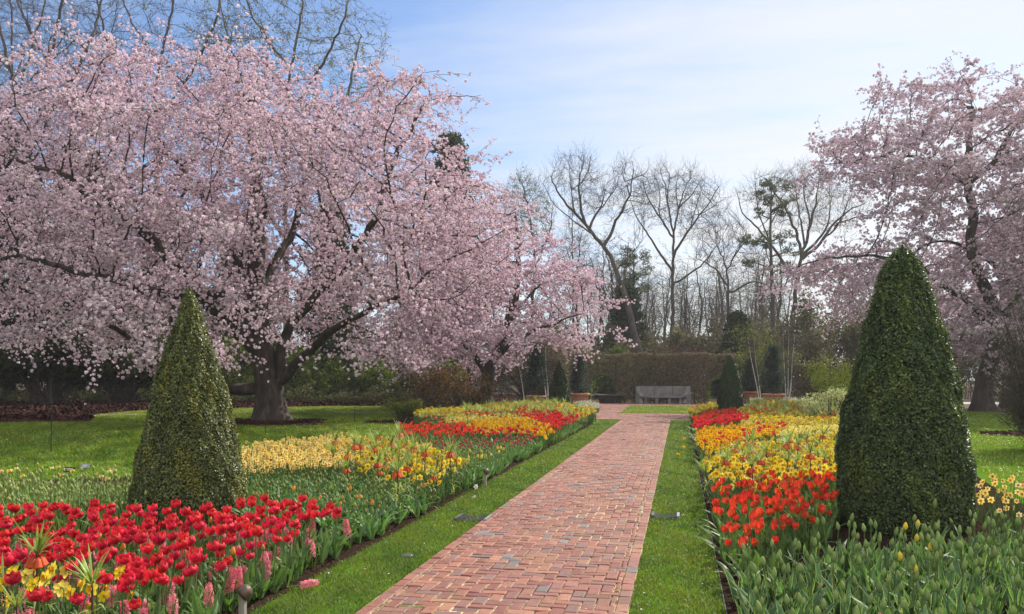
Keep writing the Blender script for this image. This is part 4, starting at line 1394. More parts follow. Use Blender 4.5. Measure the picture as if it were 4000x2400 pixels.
# birches, potted conifers, pots
def birch(px, py, h, lean, label, seed, stems=2):
    rng = np.random.default_rng(seed)
    p = at(px, py)
    root = empty('birch_tree', (p[0], p[1], 0)); tag(root, label, 'birch tree', 'young white birches near the hedge')
    tr, br = MB(), MB()
    for s in range(stems):
        dx = (s - (stems - 1) / 2) * .35 + lean
        pts = np.array([(s * .06, 0, -.02), (dx * .3 + s * .06, .02, h * .3), (dx * .7, .05, h * .65), (dx, .05, h)])
        tr.tube(pts, [.032, .027, .018, .008], 7)
        m = 70
        u0 = rng.uniform(.3, 1, m)
        b0 = np.stack([np.interp(u0 * h, pts[:, 2], pts[:, k]) for k in range(3)], 1)
        d = rng.normal(size=(m, 3)); d[:, 2] = np.abs(d[:, 2]) + .5; d /= np.linalg.norm(d, axis=1, keepdims=True)
        L_ = rng.uniform(.3, .9, m)[:, None, None] * (1.1 - .5 * u0)[:, None, None]
        Q = b0[:, None] + d[:, None] * L_ * np.linspace(0, 1, 4)[None, :, None] + rng.normal(0, .02, (m, 4, 3))
        twig_mesh(br, Q, .007)
        e = np.repeat(Q[:, 1:].reshape(-1, 3), 2, 0); d2 = rng.normal(size=e.shape)
        twig_mesh(br, e[:, None] + d2[:, None] * .12 * np.linspace(0, 1, 3)[None, :, None], .004)
    tr.build('trunk', M['birch'], root, smooth=True)
    br.build('branches', M['bare_bark'], root)


birch(2052, 1587, 3.4, -.5, 'young white birch leaning left, left of the far left cone', 121, 1)
birch(2138, 1588, 3.6, -.3, 'slim twin stemmed birch just left of the far left cone', 122, 2)
birch(2970, 1583, 4.1, -.55, 'white birch leaning left beside the right far cone', 123, 2)
birch(3072, 1583, 4.3, .15, 'white birch with twin upright stems behind the white flowers', 124, 3)


def pot(name, px, py, r, h, mat, label, seed, sq=False):
    p = at(px, py)
    root = empty(name, (p[0], p[1], 0)); tag(root, label, 'pot', 'pots near the hedge')
    mb = MB()
    mb.lathe([(r * .02, 0.02), (r * .68, 0.02), (r * .72, h * .1), (r * .86, h * .6), (r * .92, h * .8), (r * .88, h * .8), (r * .8, h * .72), (r * .02, h * .72)], 28)
    mb.build('body', mat, root, smooth=True)
    MB().lathe([(r * .885, h * .8), (r * 1.0, h * .81), (r * 1.03, h * .87), (r * 1.03, h * .95), (r * .98, h), (r * .88, h), (r * .86, h * .74)], 28).build('rim', mat, root, smooth=True)
    MB().lathe([(r * .02, h * .80), (r * .86, h * .78)], 20).build('potting_soil', M['soil'], root)
    return p, h * .79


JU = [(0.03, 0.05, 0.042), (0.045, 0.07, 0.058), (0.06, 0.085, 0.07)]
for nm, px, py, r, h, hh, rr, lab, lab2, sd in (('terracotta_pot', 2262, 1587, .62, .75, 2.35, .62, 'round terracotta pot right of the far left cone, behind white daffodils', 'narrow blue green conifer in the terracotta pot beside the hedge arch', 131),
                                        ('terracotta_pot', 2093, 1588, .6, .62, 3.1, .85, 'terracotta pot mostly hidden left of the far left cone', 'blue green conifer in a pot left of the far left cone', 132),
                                        ('terracotta_pot', 3020, 1586, .66, .72, 2.9, .85, 'wide terracotta pot behind the right crown imperials', 'broad blue green conifer in the wide terracotta pot between the birches', 133),
                                        ('terracotta_pot', 2932, 1574, .5, .75, 2.2, .55, 'terracotta pot just right of the right far cone', 'dark conifer in the pot just right of the right far cone', 134)):
    p, zt = pot(nm, px, py, r, h, M['terracotta'], lab, sd)
    conifer('potted_conifer', (p[0], p[1], zt), hh, rr, JU, lab2, sd, n=5000, leaf=.12, group='conifers in pots', bare=.02, dens=2.2, droop=-.5)
pa, zt = pot('dark_planter', 2385, 1574, 1.0, .55, M['darkpot'], 'wide dark planter standing in the hedge arch', 135)
birch_like = empty('potted_sapling', (pa[0], pa[1], zt)); tag(birch_like, 'bare sapling growing in the dark planter in the arch', 'sapling')
_r = np.random.default_rng(5); _m = MB(); _m.tube([(0, 0, -.02), (.03, 0, .7), (0, 0, 1.3)], [.03, .022, .01], 6); _m.build('stem', M['bare_bark'], birch_like)
_m = MB(); _e = np.stack([np.zeros(60), np.zeros(60), _r.uniform(.4, 1.3, 60)], 1); _d = _r.normal(size=(60, 3)) * [1, 1, .5] + [0, 0, .4]
twig_mesh(_m, _e[:, None] + _d[:, None] * .45 * np.linspace(0, 1, 4)[None, :, None], .008); _m.build('branches', M['bare_bark'], birch_like)


litter()

# ------------------------------------------------------------------ hedges
def hedge(name, x0, x1, y0, y1, h, cols, label, seed, n, arches=(), leaf=.13):
    rng = np.random.default_rng(seed)
    root = empty(name, ((x0 + x1) / 2, (y0 + y1) / 2, 0)); tag(root, label, 'hedge')
    ox, oy = (x0 + x1) / 2, (y0 + y1) / 2
    P = rng.uniform([x0, y0, 0], [x1, y1, h], (n, 3))
    # gather towards the clipped faces
    w = rng.uniform(size=n)
    fr = rng.exponential(.12, n)
    P[w < .42, 1] = y0 + fr[w < .42]
    P[(w >= .42) & (w < .58), 2] = h - fr[(w >= .42) & (w < .58)] * .5
    P[(w >= .58) & (w < .7), 1] = y1 - fr[(w >= .58) & (w < .7)]
    P += rng.normal(0, .025, P.shape)
    P[:, 2] += .05 * np.sin(P[:, 0] * 1.7) + .03 * np.sin(P[:, 0] * 5)

    def hole(Q, grow=0.0):
        k = np.zeros(len(Q), bool)
        for ax, hw, sp_ in arches:
            dx = np.abs(Q[:, 0] - ax)
            top = sp_ + np.sqrt(np.maximum(hw ** 2 - dx ** 2, 0))
            k |= (dx < hw + grow) & (Q[:, 2] < np.where(dx < hw, top, sp_) + grow)
        return k
    green = hole(P, .15) & ~hole(P)
    P2 = P[~hole(P)]; g2 = green[~hole(P)]
    P2 = P2 - np.array([ox, oy, 0])
    mb = MB()
    leaf_quads(mb, rng, P2[~g2], leaf, cols)
    if g2.any():
        leaf_quads(mb, rng, np.repeat(P2[g2], 2, 0) + rng.normal(0, .04, (2 * g2.sum(), 3)), leaf, [(0.15, 0.22, 0.04), (0.11, 0.17, 0.03)])
    mb.build('foliage', M['far_leaf'], root)
    st = MB()
    k = int((x1 - x0) / .55)
    for i in range(k):
        x = x0 + (i + .5) * (x1 - x0) / k + rng.uniform(-.1, .1)
        if hole(np.array([[x, 0, .5]]), .1)[0]: continue
        st.tube([(x - ox, rng.uniform(-.1, .1), -.02), (x - ox + rng.uniform(-.1, .1), 0, h * .5), (x - ox + rng.uniform(-.2, .2), 0, h * .93)], [.05, .035, .012], 6)
    m = int(900 * (x1 - x0) * h / 20)
    a = rng.uniform([x0, y0 + .1, .1], [x1, y1 - .1, h], (m, 3)); a = a[~hole(a, .15)] - np.array([ox, oy, 0])
    d = rng.normal(size=a.shape) + np.array([0, -.6, .5]); d /= np.linalg.norm(d, axis=1, keepdims=True)
    twig_mesh(st, a[:, None] + d[:, None] * .38 * np.linspace(0, 1, 4)[None, :, None], .01)
    st.build('stems', M['bare_bark'], root)


HB = [(0.13, 0.093, 0.066), (0.16, 0.115, 0.08), (0.10, 0.088, 0.055), (0.115, 0.12, 0.055), (0.19, 0.14, 0.095)]
HY0 = 53.4
xl = at_y(2225, 1500, HY0)[0]; xr = at_y(2872, 1500, HY0)[0]
xa = at_y(2352, 1500, HY0)[0]; xb = at_y(2812, 1500, HY0)[0]
hedge('clipped_hedge', xl, xr, HY0, HY0 + 1.3, at_y(2500, 1383, HY0)[2], HB, 'tall brown clipped hedge with arches, behind the stone bench', 141, 21000, arches=((xa, .78, 1.0), (xb, .6, 1.0)))
xl = at_y(3095, 1500, 57)[0]; xr = at_y(3420, 1500, 57)[0]
hedge('low_hedge', xl, xr, 57, 58.2, at_y(3200, 1428, 57)[2], HB, 'lower brown hedge at right, behind the white flowers', 142, 12000)
# dark evergreen seen through the arch
shrub('green_shrub', 2365, 64, 5.2, 4.0, [(0.12, 0.18, 0.04), (0.16, 0.22, 0.05), (0.08, 0.12, 0.035)], 9000, .2, 'fresh green shrub seen through the hedge arch', 143)
# iron arch frame
_m = MB(); _a = np.linspace(0, math.pi, 18)
arch_pts = [(.8, 0, -.02), (.8, 0, 1.0)] + [(.8 * math.cos(a), 0, 1.0 + .8 * math.sin(a)) for a in _a[1:-1]] + [(-.8, 0, 1.0), (-.8, 0, -.02)]
_m.tube(np.array(arch_pts) + np.array([xa, HY0 - .05, 0]), .03, 6)
_m.box(xa + .84, xa + .92, HY0 - .1, HY0 - .02, -.02, 2.55); _m.box(xa - 1.0, xa + .92, HY0 - .09, HY0 - .03, 2.56, 2.61)
tag(_m.build('arch_frame', M['iron']), 'dark iron frame round the arch in the hedge', 'arch frame')


# ------------------------------------------------------------------ stone bench
def bench():
    cx = at_y(2590, 1500, 52.0)[0]; y = 52.6
    root = empty('stone_bench', (cx, y, 0)); tag(root, 'long curved grey stone bench with a high back, before the hedge', 'bench')
    R0 = 3.6; half = rad(27.5)

    def arc(r0, r1, z0, z1, a0, a1, n=14):
        """a curved slab concave towards the viewer (-y)"""
        mb = MB(); a = np.linspace(a0, a1, n)
        ring = lambda r, z: np.stack([r * np.sin(a), r * np.cos(a) - R0, np.full(n, z)], 1)
        q = [ring(r0, z0), ring(r1, z0), ring(r1, z1), ring(r0, z1)]
        for k in range(4):
            A, B = q[k], q[(k + 1) % 4]
            mb.add(np.concatenate([A, B]), [(i, i + 1, n + i + 1, n + i) for i in range(n - 1)])
        for e in (0, -1):
            mb.add(np.array([w[e] for w in q]), [(0, 1, 2, 3)])
        return mb
    n = 3
    for k in range(n):
        a0 = -half + 2 * half * k / n + .003; a1 = -half + 2 * half * (k + 1) / n - .003
        arc(R0, R0 + .12, .36, 1.12, a0, a1, 8).build('backrest', M['stone'], root)
    seat = arc(R0 - .5, R0 - .002, .40, .49, -half * .93, half * .93, 18)
    seat.build('seat', M['stone'], root)
    for f in (-.72, -.25, .25, .72):
        a = half * f
        arc(R0 - .40, R0 - .08, -.02, .398, a - .028, a + .028, 3).build('support', M['stone'], root)
    arc(R0 - .62, R0 + .2, -.03, .03, -half * 1.03, half * 1.03, 14).build('plinth', M['stone'], root)
    for s in (-1, 1):
        mb = MB()
        a = s * half * .965
        c = np.array([(R0 - .32) * math.sin(a), (R0 - .32) * math.cos(a) - R0, 0])
        # scrolled arm: a profile swept across
        prof = [(-.34, -.02), (.30, -.02), (.30, 1.08), (.22, 1.10), (.14, 1.0), (.08, .80), (.0, .68), (-.10, .64), (-.22, .66), (-.30, .62), (-.34, .52), (-.30, .42), (-.22, .36), (-.26, .2), (-.36, .1)]
        pv = np.array(prof)
        for w in (-.11, .11):
            pass
        d = np.array([math.sin(a), math.cos(a), 0]); t = np.array([math.cos(a), -math.sin(a), 0])
        A = c + pv[:, :1] * d + np.array([0, 0, 1]) * pv[:, 1:] - t * .12
        B = A + t * .24
        k = len(pv)
        mb.add(A, [tuple(range(k))]); mb.add(B, [tuple(range(k))[::-1]])
        mb.add(np.concatenate([A, B]), [(i, (i + 1) % k, k + (i + 1) % k, k + i) for i in range(k)])
        mb.build('armrest', M['stone'], root)


bench()


# ------------------------------------------------------------------ clipped box cones
def cone(px, yw, prof, label, seed, n, leaf, cols):
    """prof: (half width, height) pairs from base to tip"""
    rng = np.random.default_rng(seed)
    x = yw and None
    root = empty('clipped_cone', (px, yw, 0)); tag(root, label, 'topiary', 'clipped box cones')
    prof = np.array(prof, float)
    MB().tube([(0, 0, -.02), (0, 0, prof[-1, 1] * .5), (0, 0, prof[-1, 1] * .9)], [.07, .05, .015], 8).build('trunk', M['bare_bark'], root)
    # a twiggy dark heart so that one cannot see through
    mb = MB()
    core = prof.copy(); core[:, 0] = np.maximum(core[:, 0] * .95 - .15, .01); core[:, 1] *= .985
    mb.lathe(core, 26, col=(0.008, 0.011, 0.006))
    zs = np.linspace(prof[0, 1], prof[-1, 1], 400)
    rs = np.interp(zs, prof[:, 1], prof[:, 0])
    cdf = np.cumsum(rs + .03); cdf /= cdf[-1]
    z = np.interp(rng.uniform(size=n), cdf, zs)
    th = rng.uniform(0, 6.28, n)
    r = np.interp(z, prof[:, 1], prof[:, 0])
    lump = .012 * np.sin(th * 2 + z * 2.3 + seed) * np.sin(z * 3.1 + th) + .012 * np.sin(th * 5 + z * 4 + seed) + .011 * np.sin(th * 11 - z * 9) + .010 * np.sin(z * 13 + th * 3) + .008 * np.sin(th * 23 + z * 21)
    dep = np.minimum(rng.exponential(.034, n), .14)
    rr = np.maximum(r * .965 - .03 + lump * np.minimum(1, r / .2) - dep, 0.0)
    P = np.stack([rr * np.cos(th), rr * np.sin(th), z + rng.normal(0, .012, n)], 1)
    P[:, 2] = np.maximum(P[:, 2], .03)
    nrm = np.stack([np.cos(th), np.sin(th), np.full(n, .45)], 1) + rng.normal(0, .55, (n, 3))
    Rm = frame_to(nrm, rng)
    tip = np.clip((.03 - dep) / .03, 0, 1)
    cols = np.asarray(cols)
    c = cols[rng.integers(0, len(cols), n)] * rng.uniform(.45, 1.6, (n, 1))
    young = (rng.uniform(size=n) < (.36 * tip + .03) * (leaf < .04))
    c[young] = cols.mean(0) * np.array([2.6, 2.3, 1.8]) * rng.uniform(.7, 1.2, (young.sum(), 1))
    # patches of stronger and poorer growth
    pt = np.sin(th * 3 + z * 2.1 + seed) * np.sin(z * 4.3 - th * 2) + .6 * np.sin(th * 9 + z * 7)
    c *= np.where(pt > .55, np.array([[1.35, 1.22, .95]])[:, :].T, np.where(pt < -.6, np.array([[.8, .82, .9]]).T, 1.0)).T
    tan = rng.uniform(size=n) < .006 + .012 * (pt < -.9)
    c[tan] = (0.34, 0.25, 0.16)
    q = np.array([(0, -.5, 0), (.3, -.05, .1), (0, .5, .02), (-.3, -.05, .1)])
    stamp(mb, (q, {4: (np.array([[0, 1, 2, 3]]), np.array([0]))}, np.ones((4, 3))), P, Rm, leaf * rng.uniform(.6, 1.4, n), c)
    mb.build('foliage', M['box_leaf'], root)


BX = [(0.062, 0.082, 0.024), (0.08, 0.10, 0.03), (0.095, 0.112, 0.036), (0.05, 0.066, 0.02)]
BX3 = [(0.018, 0.038, 0.011), (0.024, 0.046, 0.014), (0.03, 0.056, 0.018)]
BX2 = [(0.036, 0.062, 0.019), (0.046, 0.075, 0.023), (0.058, 0.09, 0.029), (0.029, 0.05, 0.017)]
pl = at(740, 2022); pr = at(3525, 2062)


def prof_px(pc, lst, base_py):
    d = (pc[:2] @ FV[:2])
    return [(w / 2 / FPX * d, (H - (py - HY) / FPX * d)) for py, w in lst]


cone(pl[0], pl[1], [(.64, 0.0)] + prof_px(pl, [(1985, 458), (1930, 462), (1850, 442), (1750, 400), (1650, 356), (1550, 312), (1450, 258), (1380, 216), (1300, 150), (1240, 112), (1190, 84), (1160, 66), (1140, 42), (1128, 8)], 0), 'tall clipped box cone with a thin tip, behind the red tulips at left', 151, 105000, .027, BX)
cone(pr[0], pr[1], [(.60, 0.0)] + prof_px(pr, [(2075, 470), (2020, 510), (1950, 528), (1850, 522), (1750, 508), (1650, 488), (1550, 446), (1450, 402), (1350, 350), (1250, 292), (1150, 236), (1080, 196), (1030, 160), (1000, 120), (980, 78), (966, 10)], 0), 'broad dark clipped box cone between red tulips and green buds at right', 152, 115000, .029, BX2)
pf = at(2188, 1606)
cone(pf[0], pf[1], [(.66, 0.0)] + prof_px(pf, [(1598, 102), (1560, 96), (1520, 82), (1480, 62), (1450, 44), (1425, 24), (1408, 4)], 0), 'far clipped cone with a pointed tip, left of the hedge arch', 153, 44000, .05, BX3)
pf = at(2853, 1606)
cone(pf[0], pf[1], [(.7, 0.0)] + prof_px(pf, [(1598, 108), (1560, 106), (1520, 96), (1480, 80), (1440, 60), (1415, 42), (1398, 26), (1388, 5)], 0), 'far clipped cone with a blunt tip, right of the stone bench', 154, 44000, .05, BX3)


# ------------------------------------------------------------------ flowers: one builder per kind, several forms each
def tulip_leaf(mb, rng, L, w, az, lean, col, edge, curl=0.0):
    u = np.linspace(0, 1, 6)
    d = np.array([math.cos(az), math.sin(az), 0]); s = np.array([-math.sin(az), math.cos(az), 0])
    out = lean * L * (u ** 1.7)
    up = L * (u - .32 * lean * u ** 2.5)
    pts = d * out[:, None] + np.array([0, 0, 1]) * up[:, None] + d * .012 + s * (curl * L * np.sin(u * 3))[:, None]
    wid = w * np.array([.45, .85, 1.0, .88, .55, .03])
    mb.strip(pts, wid, s, fold=.35, col=col, edge=edge)


def tulip_head(h, r, openness, base, mid, tip, rng, res=6):
    """six overlapping cupped petals standing on z=0"""
    mb = MB()
    for layer in range(2):
        for k in range(3):
            az = k * 2.094 + layer * 1.047 + rng.normal(0, .07)
            us = np.linspace(0, 1, res + 1); ws = np.linspace(-1, 1, 5)
            v, c = [], []
            hh = h * rng.uniform(.92, 1.07)
            rr = r * (1.0 if layer == 0 else .9)
            lean_ = rng.normal(0, .05)
            for u in us:
                g = math.sin(min(u * 2.6 + .12, 1.57)) ** .8             # quick swell at the base
                top = max(u - .5, 0) / .5
                prof = rr * g * (1 - (.34 - .5 * openness + lean_) * top ** 1.4)
                half = .70 * (1 - .55 * top ** 3) * (.62 + .38 * min(u / .35, 1))
                for w in ws:
                    a = az + w * half
                    q = prof * (1 - .06 * w * w + .05 * top * w * w) + .003
                    v.append((q * math.cos(a), q * math.sin(a), hh * (u - .20 * w * w * top ** 1.5 - .04 * top * abs(math.sin(w * 4 + k)))))
                    t = np.array(base) * max(0, 1 - 3.2 * u) + np.array(mid) * (1 - max(0, 1 - 3.2 * u))
                    ed = min(1, .9 * abs(w) ** 3 * u + u ** 5)
                    c.append((t * (1 - .75 * ed) + np.array(tip) * .75 * ed) * (1.0 if layer == 0 else .8))
            f = [(i * 5 + j, i * 5 + j + 1, (i + 1) * 5 + j + 1, (i + 1) * 5 + j) for i in range(res) for j in range(4)]
            mb.add(v, f, np.array(c))
    return mb


def bud_head(h, r, low, top, rng):
    mb = MB()
    n = 9
    prof = np.array([(.35, 0), (.78, .12), (1.0, .32), (.92, .55), (.62, .78), (.28, .93), (.04, 1.0)]) * np.array([r, h])
    cols = np.array([np.array(low) * (1 - t) + np.array(top) * t for t in (0, .1, .3, .55, .75, .9, 1)])
    mb.lathe(prof, n, cols=cols)
    v = mb.v[0]; a = np.arctan2(v[:, 1], v[:, 0]); v[:, :2] *= (1 + .07 * np.cos(a * 3))[:, None]
    return mb


LG = (0.105, 0.19, 0.07); LE = (0.2, 0.28, 0.1)


def tulip(seed, head, stem_h, leaves=4, leaf_l=.27, leaf_w=.026, lc=LG, le=LE, stem_c=(0.13, 0.2, 0.06), lean=.5):
    """-> parts {'stem','leaves','flower_head'} standing on the origin"""
    rng = np.random.default_rng(seed)
    st = MB(); b = rng.normal(0, .012, 2)
    top = np.array([b[0] * 2, b[1] * 2, stem_h])
    st.tube([(0, 0, -.01), (b[0], b[1], stem_h * .5), top], [.0048, .0042, .0038], 5, stem_c)
    lf = MB()
    a0 = rng.uniform(0, 6.28)
    for k in range(leaves):
        tulip_leaf(lf, rng, leaf_l * rng.uniform(.7, 1.2), leaf_w * rng.uniform(.7, 1.25), a0 + k * 2.4 + rng.normal(0, .3), lean * (rng.uniform(.3, 1.4) if rng.uniform() < .75 else rng.uniform(1.4, 2.4)), np.array(lc) * rng.uniform(.75, 1.25), np.array(le) * rng.uniform(.8, 1.2), rng.normal(0, .1))
    hd = MB()
    v, fs, c = head(rng).arrays()
    tl = Euler((rng.normal(0, .1), rng.normal(0, .1), rng.uniform(0, 6.28))).to_matrix()
    v = v @ np.array(tl).T + top
    for k in fs: hd.f[k] = [fs[k][0]]; hd.m[k] = [fs[k][1]]
    hd.v = [v]; hd.c = [c]; hd.n = len(v)
    return {'stem': (st, 'leaf'), 'leaves': (lf, 'leaf'), 'flower_head': (hd, 'petal')}


def strap_leaves(mb, rng, n, L, w, col, lean=.5):
    for k in range(n):
        az = rng.uniform(0, 6.28); l = L * rng.uniform(.65, 1.1); ln = lean * rng.uniform(.2, 1.3)
        u = np.linspace(0, 1, 5)
        d = np.array([math.cos(az), math.sin(az), 0]); s = np.array([-math.sin(az), math.cos(az), 0])
        pts = d * (ln * l * u ** 2)[:, None] + np.array([0, 0, 1]) * (l * (u - .3 * ln * u ** 3))[:, None] + d * .01
        mb.strip(pts, w * np.array([.8, 1, 1, .8, .15]), s, fold=.2, col=np.array(col) * rng.uniform(.75, 1.25))


def daffodil(seed, petal, trumpet, size=.042, stem_h=.38, heads=1, tl=.5, cup_w=.42, leaves=5):
    rng = np.random.default_rng(seed)
    st, lf, hd = MB(), MB(), MB()
    heads_ = []
    for q in range(heads):
        b = rng.normal(0, .022 if heads == 1 else .05, 2)
        sh = stem_h * rng.uniform(.88, 1.1)
        # flowers look towards the light and the path: mostly out and a little down
        face = rng.normal(-1.65, .65)
        f3 = np.array([math.cos(face), math.sin(face), rng.normal(.12, .18)]); f3 /= np.linalg.norm(f3)
        top = np.array([b[0], b[1], sh])
        st.tube([(b[0] * .2, b[1] * .2, -.01), (b[0] * .7, b[1] * .7, sh * .6), top - f3 * .01 - np.array([0, 0, .012]), top + np.array([0, 0, .004]), top + f3 * .02], [.0042, .004, .0035, .0035, .003], 5, (0.12, 0.19, 0.06))
        R = frame_to(f3[None], rng)[0]
        c0 = top + f3 * .02
        for k in range(6):
            a = k * 1.047 + rng.normal(0, .06)
            s = size * rng.uniform(.92, 1.08)
            e = np.array([math.cos(a), math.sin(a)]); n_ = np.array([-math.sin(a), math.cos(a)])
            pts = []
            for u, w in ((.1, .12), (.5, .33), (.8, .25), (1.0, .02)):
                for sgn in (-1, 0, 1):
                    p2 = e * s * u + n_ * s * w * sgn
                    pts.append((p2[0], p2[1], s * (.10 * u - .12 * u * u + (.05 if sgn == 0 else 0) + rng.normal(0, .012))))
            v = np.array(pts) @ R.T + c0
            f = [(i * 3 + j, i * 3 + j + 1, i * 3 + j + 4, i * 3 + j + 3) for i in range(3) for j in range(2)]
            hd.add(v, f, np.array(petal) * rng.uniform(.9, 1.06))
        t = MB()
        cw = size * cup_w
        t.lathe([(cw * .5, .002), (cw * .8, size * tl * .35), (cw * .9, size * tl * .8), (cw * 1.12, size * tl)], 9, cols=[np.array(trumpet) * .75, np.array(trumpet) * .9, np.array(trumpet), np.array(trumpet) * 1.08])
        t.add(np.array([(cw * .5 * math.cos(a), cw * .5 * math.sin(a), .003) for a in np.arange(6) * 1.047]), [tuple(range(6))], np.array(trumpet) * .6)
        t.v = [vv @ R.T + c0 for vv in t.v]
        hd.merge(t)
        heads_.append(hd); hd = MB()
    strap_leaves(lf, rng, leaves, stem_h * .92, .007, (0.07, 0.13, 0.05), .45)
    out = {'stem': (st, 'leaf'), 'leaves': (lf, 'leaf')}
    for q, hq in enumerate(heads_):
        out['flower_head' + '#' * q] = (hq, 'petal')
    return out


VAR_M, VAR_E = (0.2, 0.27, 0.07), (0.68, 0.66, 0.27)


def crown_imperial(seed, h=.74, bells=7, bell_c=(0.60, 0.11, 0.025), tuft=22, low=26):
    rng = np.random.default_rng(seed)
    st, lf, hd, tf = MB(), MB(), MB(), MB()
    b = rng.normal(0, .02, 2)
    hb = h * .76
    st.tube([(0, 0, -.01), (b[0] * .5, b[1] * .5, h * .4), (b[0], b[1], hb), (b[0], b[1], hb + .02)], [.009, .0075, .006, .006], 6, [(0.16, 0.22, 0.06), (0.12, 0.10, 0.05), (0.09, 0.045, 0.055), (0.1, 0.07, 0.05)])
    top = np.array([b[0], b[1], hb])

    def narrow(mb, o, az, L, rise, fall, w, cm, ce):
        u = np.linspace(0, 1, 5)
        d = np.array([math.cos(az), math.sin(az), 0]); s = np.array([-math.sin(az), math.cos(az), 0])
        pts = o + d * (L * .85 * u)[:, None] + np.array([0, 0, 1]) * (L * (rise * u - fall * u ** 2))[:, None]
        mb.strip(pts, w * np.array([.6, 1, .9, .6, .08]), s, fold=.25, col=cm, edge=ce)
    for k in range(low):
        z = h * rng.uniform(.05, .55)
        narrow(lf, np.array([b[0] * z / h, b[1] * z / h, z]), rng.uniform(0, 6.28), rng.uniform(.14, .23), rng.uniform(.5, 1.2), rng.uniform(.4, 1.2), .0085, np.array(VAR_M) * rng.uniform(.7, 1.3), np.array(VAR_E) * rng.uniform(.75, 1.2))
    for k in range(tuft):
        narrow(tf, top + np.array([0, 0, .012]), rng.uniform(0, 6.28), rng.uniform(.10, .19), rng.uniform(.7, 1.9), rng.uniform(.1, .9), .007, np.array(VAR_M) * rng.uniform(.8, 1.3), np.array(VAR_E) * rng.uniform(.8, 1.2))
    for k in range(bells):
        az = k * 6.283 / max(bells, 1) + rng.normal(0, .15)
        o = top + np.array([math.cos(az), math.sin(az), 0]) * .026
        ax = np.array([math.cos(az) * .36, math.sin(az) * .36, -1]); ax /= np.linalg.norm(ax)
        R = frame_to(ax[None])[0]
        t = MB(); s = rng.uniform(.9, 1.1)
        cc = np.array(bell_c) * rng.uniform(.8, 1.2)
        t.lathe(np.array([(.005, 0), (.016, .010), (.019, .03), (.023, .056)]) * s, 7, cols=[cc * .7, cc * .9, cc, cc * 1.15])
        t.v = [v @ R.T + o for v in t.v]
        hd.merge(t)
    parts = {'stem': (st, 'leaf'), 'leaves': (lf, 'leaf'), 'leaf_tuft': (tf, 'leaf')}
    if bells: parts['flower_head'] = (hd, 'petal')
    return parts


def hyacinth(seed, h=.27, col=(0.78, 0.2, 0.26), n=46):
    rng = np.random.default_rng(seed)
    st, lf, hd = MB(), MB(), MB()
    st.tube([(0, 0, -.01), (0, 0, h * .95)], [.007, .004], 5, (0.14, 0.22, 0.06))
    for k in range(n):
        z = h * (.42 + .58 * (k + .5) / n); az = k * 2.4 + rng.normal(0, .2)
        rr = .027 * (1.0 if z < h * .85 else .65)
        d = np.array([math.cos(az), math.sin(az), rng.normal(.15, .25)]); d /= np.linalg.norm(d)
        o = np.array([0, 0, z]) + d * rr
        R = frame_to(d[None], rng)[0]
        cc = np.array(col) * rng.uniform(.8, 1.25) + rng.uniform(0, .08)
        v, f = [], []
        for q in range(5):
            a = q * 1.2566
            e = np.array([math.cos(a), math.sin(a), 0]); n_ = np.array([-math.sin(a), math.cos(a), 0])
            i0 = len(v)
            v += [e * .002 + np.array([0, 0, 0]), e * .010 + n_ * .0042 + np.array([0, 0, .004]), e * .018 + np.array([0, 0, -.003]), e * .010 - n_ * .0042 + np.array([0, 0, .004])]
            f.append((i0, i0 + 1, i0 + 2, i0 + 3))
        hd.add(np.array(v) @ R.T + o, f, cc)
    for k in range(5):
        tulip_leaf(lf, rng, .2 * rng.uniform(.8, 1.2), .013, rng.uniform(0, 6.28), rng.uniform(.4, 1.1), np.array((0.08, 0.16, 0.04)) * rng.uniform(.8, 1.2), (0.1, 0.18, 0.05))
    return {'stem': (st, 'leaf'), 'leaves': (lf, 'leaf'), 'flower_head': (hd, 'petal')}


RED, REDM, REDT = (0.45, 0.03, 0.03), (0.62, 0.008, 0.05), (0.80, 0.085, 0.04)
COR = ((0.75, 0.32, 0.10), (0.75, 0.07, 0.025), (0.62, 0.02, 0.015))
F_ = {}


def forms(kind, fn, words):
    F_[kind] = [(fn(i), w) for i, w in enumerate(words)]


forms('red_tulip', lambda i: tulip(300 + i, lambda r, o=(.0, .2, .4, .6, .85, .3)[i]: tulip_head(.068 * r.uniform(.9, 1.1), .040, o, RED, REDM, REDT, r), (.40, .36, .42, .38, .33, .45)[i], 4),
      ['closed', 'half closed', 'open cupped', 'wide open', 'flat open short', 'tall cupped'])
forms('coral_tulip', lambda i: tulip(320 + i, lambda r, o=(.0, .15, .4, .05, .25)[i]: tulip_head(.075 * r.uniform(.9, 1.1), .031, o, *COR, r), (.36, .33, .38, .30, .40)[i], 4, leaf_l=.25, lc=(0.1, 0.17, 0.05)),
      ['slim closed', 'half open', 'open ragged', 'short closed', 'tall half open'])
forms('green_tulip', lambda i: tulip(340 + i, lambda r: bud_head(.06 * r.uniform(.85, 1.2), .0158, (0.19, 0.28, 0.09), (0.27, 0.35, 0.11), r), (.38, .33, .42, .29, .36)[i], 5, leaf_l=.28, leaf_w=.032, lc=(0.075, 0.152, 0.068), le=(0.5, 0.53, 0.18), lean=.38),
      ['straight', 'short', 'tall', 'low', 'middling'])
forms('yellow_tulip', lambda i: tulip(360 + i, lambda r: bud_head(.065, .02, (0.6, 0.5, 0.06), (0.75, 0.55, 0.05), r), (.38, .33, .30)[i], 4, leaf_l=.28), ['tall', 'middling', 'short'])
